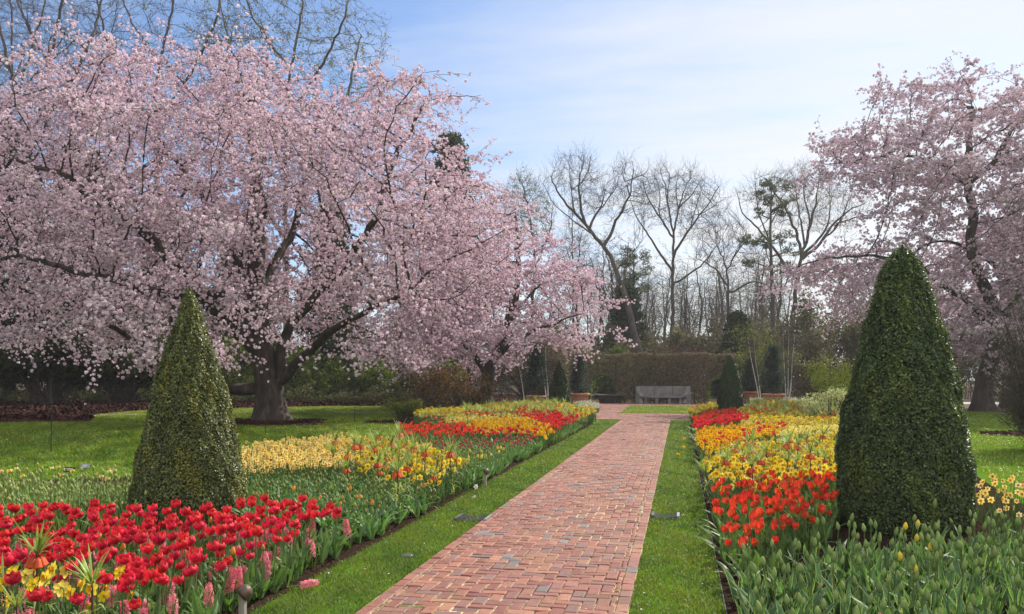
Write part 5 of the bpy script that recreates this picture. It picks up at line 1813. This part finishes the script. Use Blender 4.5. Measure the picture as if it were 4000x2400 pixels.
forms('pale_tulip', lambda i: tulip(370 + i, lambda r: bud_head(.05 * r.uniform(.85, 1.15), .015, (0.3, 0.36, 0.13), ((0.42, 0.42, 0.14), (0.34, 0.38, 0.12), (0.5, 0.46, 0.14), (0.3, 0.36, 0.12))[i], r), (.34, .30, .38, .27)[i], 6, leaf_l=.29, leaf_w=.016, lc=(0.17, 0.26, 0.085), le=(0.48, 0.5, 0.17), lean=.5), ['straight', 'short', 'tall', 'low'])
forms('cream_tulip', lambda i: tulip(376 + i, lambda r: tulip_head(.055, .027, .25, (0.4, 0.42, 0.16), ((0.68, 0.6, 0.22), (0.75, 0.42, 0.22), (0.75, 0.5, 0.04))[i], (0.62, 0.62, 0.3), r), (.44, .42, .40)[i], 4, leaf_l=.28), ['cream', 'peach', 'golden'])
forms('orange_tulip', lambda i: tulip(380 + i, lambda r: bud_head(.058, .019, (0.62, 0.45, 0.06), (0.72, 0.16, 0.03), r), (.36, .31, .33)[i], 4, leaf_l=.28), ['tall', 'short', 'middling'])
forms('bud_tulip', lambda i: tulip(390 + i, lambda r: bud_head(.048, .014, (0.17, 0.24, 0.07), ((0.24, 0.28, 0.08), (0.3, 0.28, 0.07), (0.45, 0.3, 0.07), (0.22, 0.27, 0.08))[i], r), (.30, .26, .33, .24)[i], 5, leaf_l=.26, leaf_w=.027, lc=(0.095, 0.185, 0.066), le=(0.2, 0.3, 0.11), lean=.45), ['straight', 'short', 'tall', 'low'])
forms('maroon_tulip', lambda i: tulip(400 + i, lambda r: tulip_head(.048, .019, .1, (0.3, 0.26, 0.1), (0.45, 0.02, 0.07), (0.4, 0.1, 0.12), r), (.32, .28, .3)[i], 4, leaf_l=.25), ['tall', 'short', 'middling'])
forms('daffodil', lambda i: daffodil(410 + i, ((0.84, 0.66, 0.03), (0.86, 0.72, 0.07), (0.84, 0.72, 0.14), (0.84, 0.64, 0.03))[i], ((0.75, 0.36, 0.02), (0.75, 0.42, 0.02), (0.78, 0.5, 0.02), (0.75, 0.32, 0.02))[i], .049, (.42, .38, .46, .35)[i]), ['upright', 'short', 'tall', 'low'])
forms('peach_daffodil', lambda i: daffodil(420 + i, ((0.92, 0.74, 0.24), (0.93, 0.78, 0.36), (0.9, 0.69, 0.18))[i], ((0.78, 0.34, 0.02), (0.78, 0.28, 0.03), (0.78, 0.38, 0.02))[i], .037, (.39, .35, .42)[i], heads=2, tl=.28, cup_w=.36), ['upright', 'short', 'tall'])
forms('orange_daffodil', lambda i: daffodil(430 + i, ((0.8, 0.5, 0.015), (0.8, 0.56, 0.03), (0.78, 0.44, 0.01))[i], ((0.75, 0.26, 0.01), (0.75, 0.3, 0.01), (0.72, 0.22, 0.01))[i], .041, (.37, .33, .40)[i], heads=2, tl=.4), ['upright', 'short', 'tall'])
forms('lemon_daffodil', lambda i: daffodil(440 + i, ((0.82, 0.72, 0.16), (0.84, 0.74, 0.26))[i], ((0.8, 0.58, 0.04), (0.8, 0.62, 0.08))[i], .042, (.36, .33)[i], heads=2), ['upright', 'short'])
forms('white_daffodil', lambda i: daffodil(450 + i, ((0.8, 0.8, 0.72), (0.78, 0.78, 0.66))[i], ((0.7, 0.66, 0.4), (0.74, 0.72, 0.5))[i], .038, (.3, .27)[i], heads=2), ['upright', 'short'])
forms('crown_imperial', lambda i: crown_imperial(460 + i, (.74, .66, .8, .7, .6)[i], (7, 6, 8, 5, 0)[i]), ['full flowered', 'short flowered', 'tall flowered', 'few belled', 'leafy unopened'])
forms('hyacinth', lambda i: hyacinth(470 + i, (.27, .23, .3, .25)[i], ((0.80, 0.14, 0.23), (0.82, 0.2, 0.29), (0.76, 0.12, 0.2), (0.84, 0.24, 0.3))[i]), ['full', 'short', 'tall', 'pale'])

MESHES = {}
MERGED = {}
for kind, fl in F_.items():
    MESHES[kind] = []
    MERGED[kind] = []
    for parts, w in fl:
        MESHES[kind].append({pn: mb.mesh(pn.strip('#'), M[mt], smooth=(pn != 'leaves')) for pn, (mb, mt) in parts.items()})
        g = MB()
        for pn, (mb, mt) in parts.items():
            g.merge(mb, mi=1 if mt == 'petal' else 0)
        MERGED[kind].append(g.arrays())

PLANTS = {}                                         # kind -> list of (pos, form, rotz, scale, zone)


def zone(kind, poly_px, z, spacing, place, seed, prob=1.0, weights=None, jitter=.42, bound=None, ground=None):
    """fill the ground below a patch of flower heads (pixels at height z) with plants"""
    rng = np.random.default_rng(seed)
    if ground is not None:
        W_ = np.array(ground, float)
    else:
        W_ = np.array([at(px, py, z)[:2] for px, py in poly_px])
    lo, hi = W_.min(0), W_.max(0)
    gx, gy = np.meshgrid(np.arange(lo[0], hi[0], spacing), np.arange(lo[1], hi[1], spacing))
    P = np.stack([gx.ravel() + (np.arange(gx.size) // gx.shape[1] % 2) * spacing / 2, gy.ravel()], 1)
    P += rng.uniform(-jitter, jitter, P.shape) * spacing
    P = P[in_poly(P, W_)]
    P = P[rng.uniform(size=len(P)) < prob]
    P = P[((P[:, 0] < BEDL - .06) | (P[:, 0] > BEDR + .06))]
    for c in (pl, pr):
        P = P[((P - c[:2]) ** 2).sum(1) > .70 ** 2]
    nf = len(F_[kind])
    w = None if weights is None else np.array(weights) / np.sum(weights)
    for p in P:
        i = rng.choice(nf, p=w)
        PLANTS.setdefault(kind, []).append((np.array([p[0], p[1], .012]), i, rng.normal(0, .5) if 'daffodil' in kind else rng.uniform(0, 6.28), rng.uniform(.85, 1.13), place, rng.normal(0, .07, 2)))


# left bed, front to back
A_PX = [(-350, 2010), (60, 2000), (450, 1995), (620, 2010), (800, 2020), (960, 1990), (1090, 1955), (1230, 1975), (1400, 2015), (1455, 2040), (1380, 2090), (1330, 2170), (1200, 2280), (1010, 2420), (850, 2520), (600, 2520), (520, 2350), (330, 2260), (-350, 2230)]
zone('red_tulip', A_PX, .40, .142, 'front left', 501, .95, [1.2, 2, 2.4, 1.6, .5, 1])
zone('red_tulip', [(-350, 2250), (330, 2270), (560, 2370), (600, 2520), (-350, 2520)], .36, .3, 'front corner', 549, .5)
zone('orange_tulip', [(0, 2030), (900, 2010), (1300, 2000), (1250, 2180), (0, 2200)], .38, .55, 'front left', 550, .6)
zone('bud_tulip', [(0, 2030), (900, 2010), (1300, 2000), (1250, 2180), (0, 2200)], .36, .5, 'front left', 551, .6)
zone('hyacinth', [(-350, 2120), (250, 2100), (900, 2080), (1330, 2040), (1480, 2090), (1400, 2180), (1250, 2330), (1080, 2420), (900, 2520), (-350, 2500)], .24, .25, 'front left', 502, 1.0)
zone('daffodil', [(-200, 2250), (150, 2230), (560, 2330), (640, 2480), (-200, 2560)], .38, .19, 'front corner', 503, .5)
zone('pale_tulip', [(-700, 1850), (0, 1838), (560, 1850), (560, 1960), (300, 1985), (0, 2000), (-700, 2010)], .34, .155, 'left back', 504, .95)
zone('cream_tulip', [(-300, 1830), (0, 1825), (520, 1850), (500, 1880), (0, 1870), (-300, 1870)], .42, .34, 'left back', 505, .7, [2, 1, 1])
zone('peach_daffodil', [(955, 1745), (1120, 1728), (1330, 1705), (1440, 1715), (1420, 1800), (1200, 1815), (955, 1828)], .39, .115, 'left middle', 506, .95)
zone('daffodil', [(1330, 1745), (1560, 1715), (1800, 1790), (1850, 1830), (1740, 1880), (1560, 1850), (1350, 1800)], .42, .13, 'left middle', 507, .85)
zone('crown_imperial', [(1290, 1715), (1550, 1690), (1760, 1745), (1850, 1800), (1780, 1860), (1500, 1830), (1320, 1780)], .62, .42, 'left middle', 508, .9, [3, 2, 2, 1, 1.4])
zone('bud_tulip', [(960, 1825), (1200, 1815), (1420, 1820), (1620, 1880), (1760, 1930), (1800, 1960), (1600, 2060), (1440, 2140), (1360, 2120), (1420, 2040), (1250, 1985), (1100, 1960), (940, 1990)], .27, .155, 'left front middle', 509, .95)
zone('orange_tulip', [(1100, 1930), (1400, 1880), (1740, 1880), (1760, 1930), (1500, 2040)], .34, .34, 'left front middle', 510, .55)
zone('bud_tulip', [(1700, 1740), (1930, 1730), (2210, 1715), (2090, 1790), (1930, 1880), (1860, 1920), (1790, 1840)], .27, .165, 'left far middle', 511, .9)
zone('yellow_tulip', [(1800, 1800), (1990, 1750), (2060, 1770), (1930, 1850), (1880, 1860)], .33, .22, 'left far middle', 512, .65)
zone('maroon_tulip', [(1600, 1725), (1850, 1720), (2080, 1715), (2200, 1720), (2130, 1750), (1950, 1755), (1700, 1755)], .3, .17, 'left far middle', 513, .7)
zone('coral_tulip', [(1560, 1668), (1700, 1660), (1850, 1668), (1860, 1700), (1720, 1705), (1560, 1700)], .36, .17, 'left far', 514, .9)
zone('red_tulip', [(1780, 1680), (1900, 1686), (2090, 1694), (2180, 1702), (2160, 1716), (1950, 1706), (1780, 1702)], .36, .22, 'left far', 515, .8)
zone('orange_daffodil', [(1830, 1660), (1880, 1645), (2050, 1638), (2130, 1660), (2175, 1690), (2150, 1705), (2060, 1690), (1850, 1685)], .36, .13, 'left far', 516)
zone('lemon_daffodil', [(1740, 1640), (1800, 1620), (1950, 1618), (2090, 1628), (2100, 1645), (1900, 1645), (1750, 1652)], .35, .13, 'left far', 517)
zone('coral_tulip', [(2060, 1660), (2130, 1655), (2230, 1680), (2230, 1700), (2180, 1700)], .36, .17, 'left far', 518)
zone('red_tulip', [(2020, 1622), (2120, 1615), (2220, 1618), (2300, 1650), (2330, 1668), (2260, 1690), (2180, 1670), (2080, 1640)], .4, .16, 'left far', 519)
zone('daffodil', [(1620, 1625), (1640, 1605), (1850, 1592), (2000, 1578), (2130, 1575), (2220, 1585), (2320, 1605), (2375, 1625), (2360, 1655), (2280, 1640), (2180, 1608), (2080, 1608), (1900, 1612), (1750, 1625)], .38, .14, 'left far', 520)
zone('crown_imperial', [(1600, 1615), (1800, 1590), (2000, 1568), (2140, 1562), (2250, 1580), (2340, 1610), (2365, 1635), (2290, 1635), (2180, 1600), (2000, 1605), (1750, 1612)], .66, .5, 'left far', 521, .85, [3, 2, 2, 1, 1.2])
zone('red_tulip', [(2000, 1605), (2100, 1600), (2110, 1608), (2005, 1614)], .36, .22, 'left far', 522)
zone('white_daffodil', [(2240, 1570), (2300, 1565), (2342, 1578), (2340, 1592), (2270, 1592)], .3, .2, 'left far', 523)
zone('hyacinth', [(2260, 1670), (2320, 1665), (2310, 1700), (2260, 1705)], .26, .2, 'left far', 524)
zone('crown_imperial', [(2290, 1660), (2370, 1650), (2360, 1680), (2300, 1690)], .4, .3, 'left far', 525, .8, [0, 0, 0, 0, 1])
# right bed
zone('coral_tulip', [(2765, 1905), (2900, 1888), (3080, 1865), (3270, 1860), (3300, 1910), (3240, 1985), (3150, 2080), (3000, 2110), (2850, 2160), (2780, 2150), (2765, 2000)], .36, .158, 'front right', 531, .96)
zone('green_tulip', [(2860, 2170), (3060, 2130), (3200, 2075), (3420, 2060), (3640, 2030), (3830, 2020), (4000, 2000), (4300, 2000), (4300, 2560), (2825, 2560), (2815, 2200)], .36, .175, 'front right', 532, .95)
zone('yellow_tulip', [(3500, 2010), (3640, 2030), (3660, 2180), (3520, 2180)], .38, .3, 'front right', 533, .3)
zone('peach_daffodil', [(3800, 1880), (3880, 1870), (4000, 1860), (4350, 1850), (4350, 2010), (4000, 2020), (3860, 1990)], .4, .24, 'right edge', 534, .9)
zone('daffodil', [(2725, 1880), (2722, 1800), (2900, 1735), (3250, 1700), (3270, 1850), (3100, 1865), (2900, 1885)], .44, .118, 'right middle', 535, .92)
zone('crown_imperial', [(2715, 1800), (2760, 1760), (2960, 1700), (3240, 1690), (3260, 1790), (3000, 1800), (2730, 1850)], .64, .50, 'right middle', 536, .9, [2, 2, 2, 1, 2.4])
zone('crown_imperial', [(2730, 1860), (2780, 1850), (2820, 1880), (2760, 1930)], .4, .26, 'right middle', 537, .9, [0, 0, 0, 0, 1])
zone('bud_tulip', [(2760, 1770), (2980, 1700), (3260, 1670), (3260, 1730), (3000, 1750), (2760, 1800)], .27, .18, 'right middle', 538, .85)
zone('orange_daffodil', [(2690, 1745), (2720, 1690), (2850, 1665), (3060, 1655), (3080, 1680), (2900, 1720), (2720, 1770)], .37, .135, 'right far', 539)
zone('red_tulip', [(2730, 1740), (2900, 1690), (3060, 1660), (3070, 1690), (2900, 1730), (2740, 1760)], .33, .22, 'right far', 540, .7)
zone('red_tulip', [(2688, 1685), (2720, 1650), (2850, 1622), (2915, 1622), (2920, 1640), (2800, 1660), (2700, 1690)], .4, .15, 'right far', 541)
zone('coral_tulip', [(2695, 1642), (2760, 1612), (2870, 1600), (2900, 1604), (2820, 1620), (2720, 1645)], .38, .17, 'right far', 542)
zone('daffodil', [(2685, 1625), (2700, 1595), (2800, 1580), (2810, 1595), (2740, 1610), (2700, 1630)], .35, .2, 'right far', 543)
zone('daffodil', [(2880, 1605), (2980, 1575), (3150, 1572), (3290, 1590), (3290, 1655), (3100, 1660), (2960, 1650), (2900, 1640)], .39, .135, 'right far', 544)
zone('crown_imperial', [(2880, 1590), (2950, 1560), (3150, 1562), (3290, 1580), (3290, 1615), (3100, 1600), (2930, 1600)], .68, .48, 'right far', 545, .9, [2, 2, 2, 1, 2])
zone('lemon_daffodil', [(2900, 1640), (3100, 1645), (3280, 1640), (3270, 1690), (3060, 1700), (2900, 1675)], .35, .14, 'right far', 546, .8)
zone('white_daffodil', [(2920, 1560), (2960, 1553), (3080, 1552), (3160, 1560), (3150, 1570), (2960, 1568)], .3, .22, 'right far', 547)
zone('red_tulip', [(2880, 1610), (3010, 1600), (3020, 1615), (2900, 1620)], .4, .3, 'right far', 548)

# single plants that stand out
def single(kind, px, py, z, form, place, rz=0.0, sc=1.0):
    p = at(px, py, z)
    PLANTS.setdefault(kind, []).append((np.array([p[0], p[1], .012]), form, rz, sc, place, np.zeros(2)))


single('crown_imperial', 150, 2230, .55, 2, 'front corner', 0, 1.02)
single('crown_imperial', 365, 2280, .5, 4, 'front corner', 1, 1.0)
single('crown_imperial', 40, 2290, .45, 4, 'front corner', 2, .9)
single('crown_imperial', 90, 2360, .4, 4, 'front corner', 3, .8)
for px, py in ((60, 2320), (110, 2310), (205, 2315), (270, 2290), (435, 2285), (385, 2360), (250, 2365), (535, 2310), (20, 2370), (480, 2320), (140, 2370)):
    single('daffodil', px, py, .36, (0, 1, 2, 3)[px % 4], 'front corner', (px * 7 % 10) / 12 - .6, 1.05)
for px, py in ((3590, 2035), (3640, 2140), (3520, 2180), (3560, 2205)):
    single('yellow_tulip', px, py, .38, px % 3, 'front right', px, 1.05)
single('hyacinth', 3440, 2395, .26, 1, 'front right')

WORDS = {'red_tulip': ('red tulip', 'tulip'), 'coral_tulip': ('coral red tulip with yellowish base', 'tulip'), 'green_tulip': ('green tulip bud with pale edged leaves', 'tulip'), 'yellow_tulip': ('yellow tulip', 'tulip'), 'pale_tulip': ('pale green tulip bud', 'tulip'),
         'cream_tulip': ('tulip', 'tulip'), 'orange_tulip': ('orange and yellow tulip bud', 'tulip'), 'bud_tulip': ('green tulip bud', 'tulip'), 'maroon_tulip': ('dark pink tulip bud', 'tulip'), 'daffodil': ('yellow daffodil', 'daffodil'), 'peach_daffodil': ('peach yellow daffodil', 'daffodil'),
         'orange_daffodil': ('golden orange daffodil', 'daffodil'), 'lemon_daffodil': ('lemon yellow daffodil', 'daffodil'), 'white_daffodil': ('white daffodil', 'daffodil'), 'crown_imperial': ('variegated crown imperial', 'crown imperial'), 'hyacinth': ('pink hyacinth', 'hyacinth')}


def where(kind, p, place):
    """says where a plant stands by things one can find"""
    x, y = p[0], p[1]
    if place == 'front left':
        a = 'beside the bed edge' if x > BEDL - .45 else 'right of the left cone' if x > pl[0] + .8 else 'before the left cone' if x > pl[0] - .75 else 'left of the left cone'
        r = 'nearest row' if y < 5.0 else 'second row' if y < 5.7 else 'third row' if y < 6.5 else 'fourth row' if y < 7.5 else 'back row'
        return f'{r} {a}'
    if place == 'front corner':
        return 'in the near left corner'
    if place == 'left back':
        a = 'nearest the left cone' if x > pl[0] - 1.6 else 'midway to the left edge' if x > pl[0] - 3.2 else 'by the left edge'
        return a + (', front rows' if y < 10.5 else ', rear rows' if y > 12.3 else ', middle rows')
    if place in ('left middle', 'left front middle', 'left far middle'):
        a = 'by the bed edge' if x > BEDL - .6 else 'inside the bed' if x > BEDL - 1.6 else 'midway across the bed' if x > BEDL - 2.6 else 'near the lawn'
        r = 'close behind the red tulips' if y < 9.5 else 'beyond the left cone' if y < 12 else 'at the peach daffodils' if y < 15 else 'past the crown imperials'
        return f'{r}, {a}'
    if place == 'front right':
        a = 'at the bed edge' if x < BEDR + .4 else 'inside the edge' if x < BEDR + .95 else 'before the right cone' if x < pr[0] + .7 else 'right of the right cone'
        r = 'nearest row' if y < 5.0 else 'second row' if y < 5.7 else 'third row' if y < 6.6 else 'fourth row' if y < 7.6 else 'fifth row' if y < 9 else 'back row'
        return f'{r} {a}'
    if place == 'right edge':
        return ('near' if y < 8.8 else 'far') + ' part of the clump right of the right cone'
    if place == 'right middle':
        a = 'at the bed edge' if x < BEDR + .5 else 'inside the edge' if x < BEDR + 1.3 else 'beside the right cone'
        return a + (', just behind the coral tulips' if y < 12.5 else ', in the middle of the clump' if y < 15 else ', at the back of the clump')
    if place == 'left far':
        a = 'by the edge' if x > -4.4 else 'mid bed' if x > -6.4 else 'far side'
        return ('before the far left cone' if y > 32 else 'at the middle of the left bed') + ', ' + a
    a = 'by the edge' if x < 1.2 else 'mid bed' if x < 3 else 'far side'
    return ('beside the right far cone' if y > 32 else 'past the right cone') + ', ' + a


def plant_all():
    for kind, lst in PLANTS.items():
        P = np.array([q[0] for q in lst])
        q, dep = project(P + np.array([0, 0, .3]))
        vis = (q[:, 0] > -30) & (q[:, 0] < 4030) & (q[:, 1] < 2440) & (dep > 0)
        # hidden behind the near cones
        for c, hw in ((pl, .62), (pr, .70)):
            cq, cd = project(np.array([[c[0], c[1], .3]]))
            vis &= ~((np.abs(q[:, 0] - cq[0, 0]) < hw / cd[0] * FPX) & (dep > cd[0]) & (dep < cd[0] * 3.2))
        order = np.argsort(np.where(vis, dep, 1e9))
        lim = 290
        ind = [i for i in order[:lim] if vis[i] and dep[i] < 30]
        rest = sorted(set(range(len(lst))) - set(ind))
        word, cat = WORDS[kind]
        for i in ind:
            pos, fm, rz, sc, place, tilt = lst[i]
            root = bpy.data.objects.new(kind, None); COL.objects.link(root)
            root.empty_display_size = .05
            root.location = pos; root.rotation_euler = (tilt[0], tilt[1], rz); root.scale = (sc, sc, sc)
            # lean as seen from the path
            ld = Euler((tilt[0], tilt[1], rz)).to_matrix() @ Vector((0, 0, 1))
            sx = ld.x * RV[0] + ld.y * RV[1]
            lean = 'leaning left' if sx < -.05 else 'leaning right' if sx > .05 else 'upright'
            form = F_[kind][fm][1]
            lab = f'{form} {word} {lean}, {where(kind, pos, place)}'
            w = lab.split()
            tag(root, ' '.join(w[:16]), cat, {'front left': 'flowers of the near left bed', 'front right': 'flowers of the near right bed'}.get(place, 'bulbs in the flower beds') if cat != 'crown imperial' else 'crown imperials')
            for pn, me in MESHES[kind][fm].items():
                o = bpy.data.objects.new(pn.strip('#'), me); COL.objects.link(o); o.parent = root
        if rest:
            mb = MB()
            for f in range(len(F_[kind])):
                ii = [i for i in rest if lst[i][1] == f]
                if not ii: continue
                pos = np.array([lst[i][0] for i in ii]); rz = np.array([lst[i][2] for i in ii]); sc = np.array([lst[i][3] for i in ii])
                rng = np.random.default_rng(f + len(ii))
                Rm = np.einsum('nij,njk->nik', frame_to(np.stack([rng.normal(0, .07, len(ii)), rng.normal(0, .07, len(ii)), np.ones(len(ii))], 1)), rotz(rz))
                stamp(mb, MERGED[kind][f], pos, Rm, sc, np.repeat(rng.uniform(.85, 1.12, (len(ii), 1)), 3, 1))
            tag(mb.build(kind + '_mass', [M['leaf'], M['petal']]), f'far dense drift of {word} plants in the beds'.replace('plants', 'plants'), cat, kind='stuff')
        print(kind, len(lst), 'individuals', len(ind))


plant_all()


# ------------------------------------------------------------------ small things
def path_light(px, py, label, h=.26, tilt=.35):
    p = at(px, py)
    root = empty('path_light', (p[0], p[1], .01), 0); tag(root, label, 'path light', 'small lights beside the path')
    MB().box(-.022, .022, -.016, .016, -.02, h * .78).build('post', M['wood'], root)
    mb = MB()
    # mushroom shaped hood, cut open towards the path
    mb.lathe([(.002, .07), (.028, .064), (.046, .044), (.054, .016), (.052, -.01), (.044, -.006), (.03, 0.0)], 16)
    hd = mb.build('hood', M['bronze'], root, smooth=True, loc=(.0, 0, h * .8)); hd.rotation_euler = (-.3, tilt + .5, 0)
    ln = MB().lathe([(.001, -.004), (.04, -.004)], 14).build('lens', M['white'], root, loc=(.0, 0, h * .8)); ln.rotation_euler = (-.3, tilt + .5, 0)


path_light(948, 2445, 'bronze mushroom light on a grey post, nearest the camera at the left bed edge')
path_light(1895, 1905, 'dark mushroom light on a post farther along the left bed edge', .28)


def drain(px, py, w, l, label, rz=0.0):
    p = at(px, py)
    root = empty('drain_grate', (p[0], p[1], 0), rz); tag(root, label, 'drain grate', 'curved drain grates in the grass strips')
    MB().box(-w / 2 + .01, w / 2 - .01, -l / 2 + .01, l / 2 - .01, -.06, .006).build('pit', M['dark'], root)
    n = 11
    x = np.linspace(-w / 2, w / 2, 9)
    z = .03 - .045 * (1 - (2 * x / w) ** 2) * .6
    for k in range(n):
        y = -l / 2 + (k + .5) * l / n
        mb = MB()
        mb.tube(np.stack([x, np.full(9, y), z + .012], 1), .0045, 4)
        mb.build('bar', M['grate'], root)
    for s in (-1, 1):
        MB().box(s * w / 2 - .016, s * w / 2 + .016, -l / 2 - .01, l / 2 + .01, -.02, .046).build('end_rail', M['grate'] if s < 0 else M['galv'], root)


pd = at(1862, 2030)
drain(1850, 2032, .36, .34, 'curved steel drain grate in the left grass strip against the bricks')
drain(2600, 2022, .30, .28, 'curved steel drain grate in the right grass strip, partly shaded')

p = at(1590, 2174)
tag(MB().lathe([(.001, .022), (.05, .021), (.062, .012), (.064, -.01)], 18, c=(p[0], p[1], 0)).build('valve_cover', M['grate']), 'round grey valve cover set in the left grass strip', 'cover')


def plant_label(px, py, z, w, h, label, light=False):
    p = at(px, py, z)
    root = empty('plant_label', (p[0], p[1], .01), PSI * .5); tag(root, label, 'plant label', 'plant name labels in the beds')
    MB().tube([(0, 0, -.02), (0, 0, z - .02)], .004, 5).build('stake', M['iron'], root)
    pt = MB().box(-w / 2, w / 2, -.004, .004, -h / 2, h / 2).build('plate', M['black'] if not light else M['galv'], root, loc=(0, 0, z)); pt.rotation_euler = (-.6, 0, 0)
    mb = MB()
    rng = np.random.default_rng(int(px))
    for ln, yy in ((.62, .16), (.3, -.12)):
        x = -w * ln / 2
        while x < w * ln / 2 - .004:
            d = rng.uniform(.003, .006)
            mb.box(x, x + d, -.0062, -.0042, h * yy - h * .07, h * yy + h * .07); x += d + .0022
    tx = mb.build('lettering', M['white'], pt)


plant_label(270, 1838, .40, .16, .075, 'black plant label with white lettering, the lower of two left of the cone')
plant_label(332, 1824, .45, .13, .065, 'pale glinting plant label, the higher of two left of the cone', True)
plant_label(1243, 1788, .36, .12, .055, 'small black plant label in front of the peach daffodils')


def stake(px, py, h, label):
    p = at(px, py)
    tag(MB().tube([(p[0], p[1], -.02), (p[0] + .01, p[1], h * .5), (p[0], p[1], h)], .011, 5).tube([(p[0] - .03, p[1], h * .72), (p[0] + .03, p[1], h * .72)], .008, 4).build('lawn_stake', M['iron']), label, 'stake', 'thin iron stakes on the lawn')


stake(199, 1767, 1.6, 'thin dark stake on the open lawn, nearest the left edge')
stake(278, 1642, 1.5, 'thin dark stake before the yews, second from the left')
stake(350, 1628, 1.5, 'thin dark stake at the mulch edge left of the cone')
stake(523, 1604, 1.5, 'thin dark stake hard by the left cone, far lawn')
stake(1037, 1703, 1.6, 'thin dark stake in front of the great cherry trunk')
stake(1385, 1655, 1.6, 'thin dark stake on the lawn left of the green shrub')
stake(1406, 1623, 1.5, 'thin dark stake with a crosspiece beyond the lawn, near the mulch')


# plants that have fallen over the edge
def fallen(kind, form, px, py, rot, label):
    p = at(px, py)
    root = bpy.data.objects.new(kind, None); COL.objects.link(root)
    root.location = (p[0], p[1], .04); root.rotation_euler = rot
    tag(root, label, WORDS[kind][1], 'flowers fallen on the grass')
    for pn, me in MESHES[kind][form].items():
        if pn == 'leaves': continue
        o = bpy.data.objects.new(pn.strip('#'), me); COL.objects.link(o); o.parent = root


fallen('hyacinth', 1, 1125, 2315, (0, rad(82), rad(20)), 'pink hyacinth lying on the grass strip, lower left')
fallen('white_daffodil', 0, 1775, 1968, (0, rad(80), rad(30)), 'white flower fallen on the edge of the left grass strip')
fallen('daffodil', 0, 2735, 1795, (0, rad(-78), rad(10)), 'yellow daffodil fallen across the right grass strip, nearer one')
fallen('orange_daffodil', 0, 2735, 1762, (0, rad(-75), rad(-5)), 'golden daffodil fallen across the right grass strip, farther one')
print('built')


def haze():
    m, t = new_mat('haze_air')
    v = t.n('ShaderNodeVolumePrincipled', ins={'Color': (0.90, 0.94, 1.0), 'Density': HAZE, 'Anisotropy': 0.35})
    t.n('ShaderNodeOutputMaterial', ins={'Volume': v.outputs[0]})
    o = MB().box(-310, 310, -70, 430, -1.5, 42).build('haze', m)
    tag(o, kind='stuff')


HAZE = 0.00045
haze()
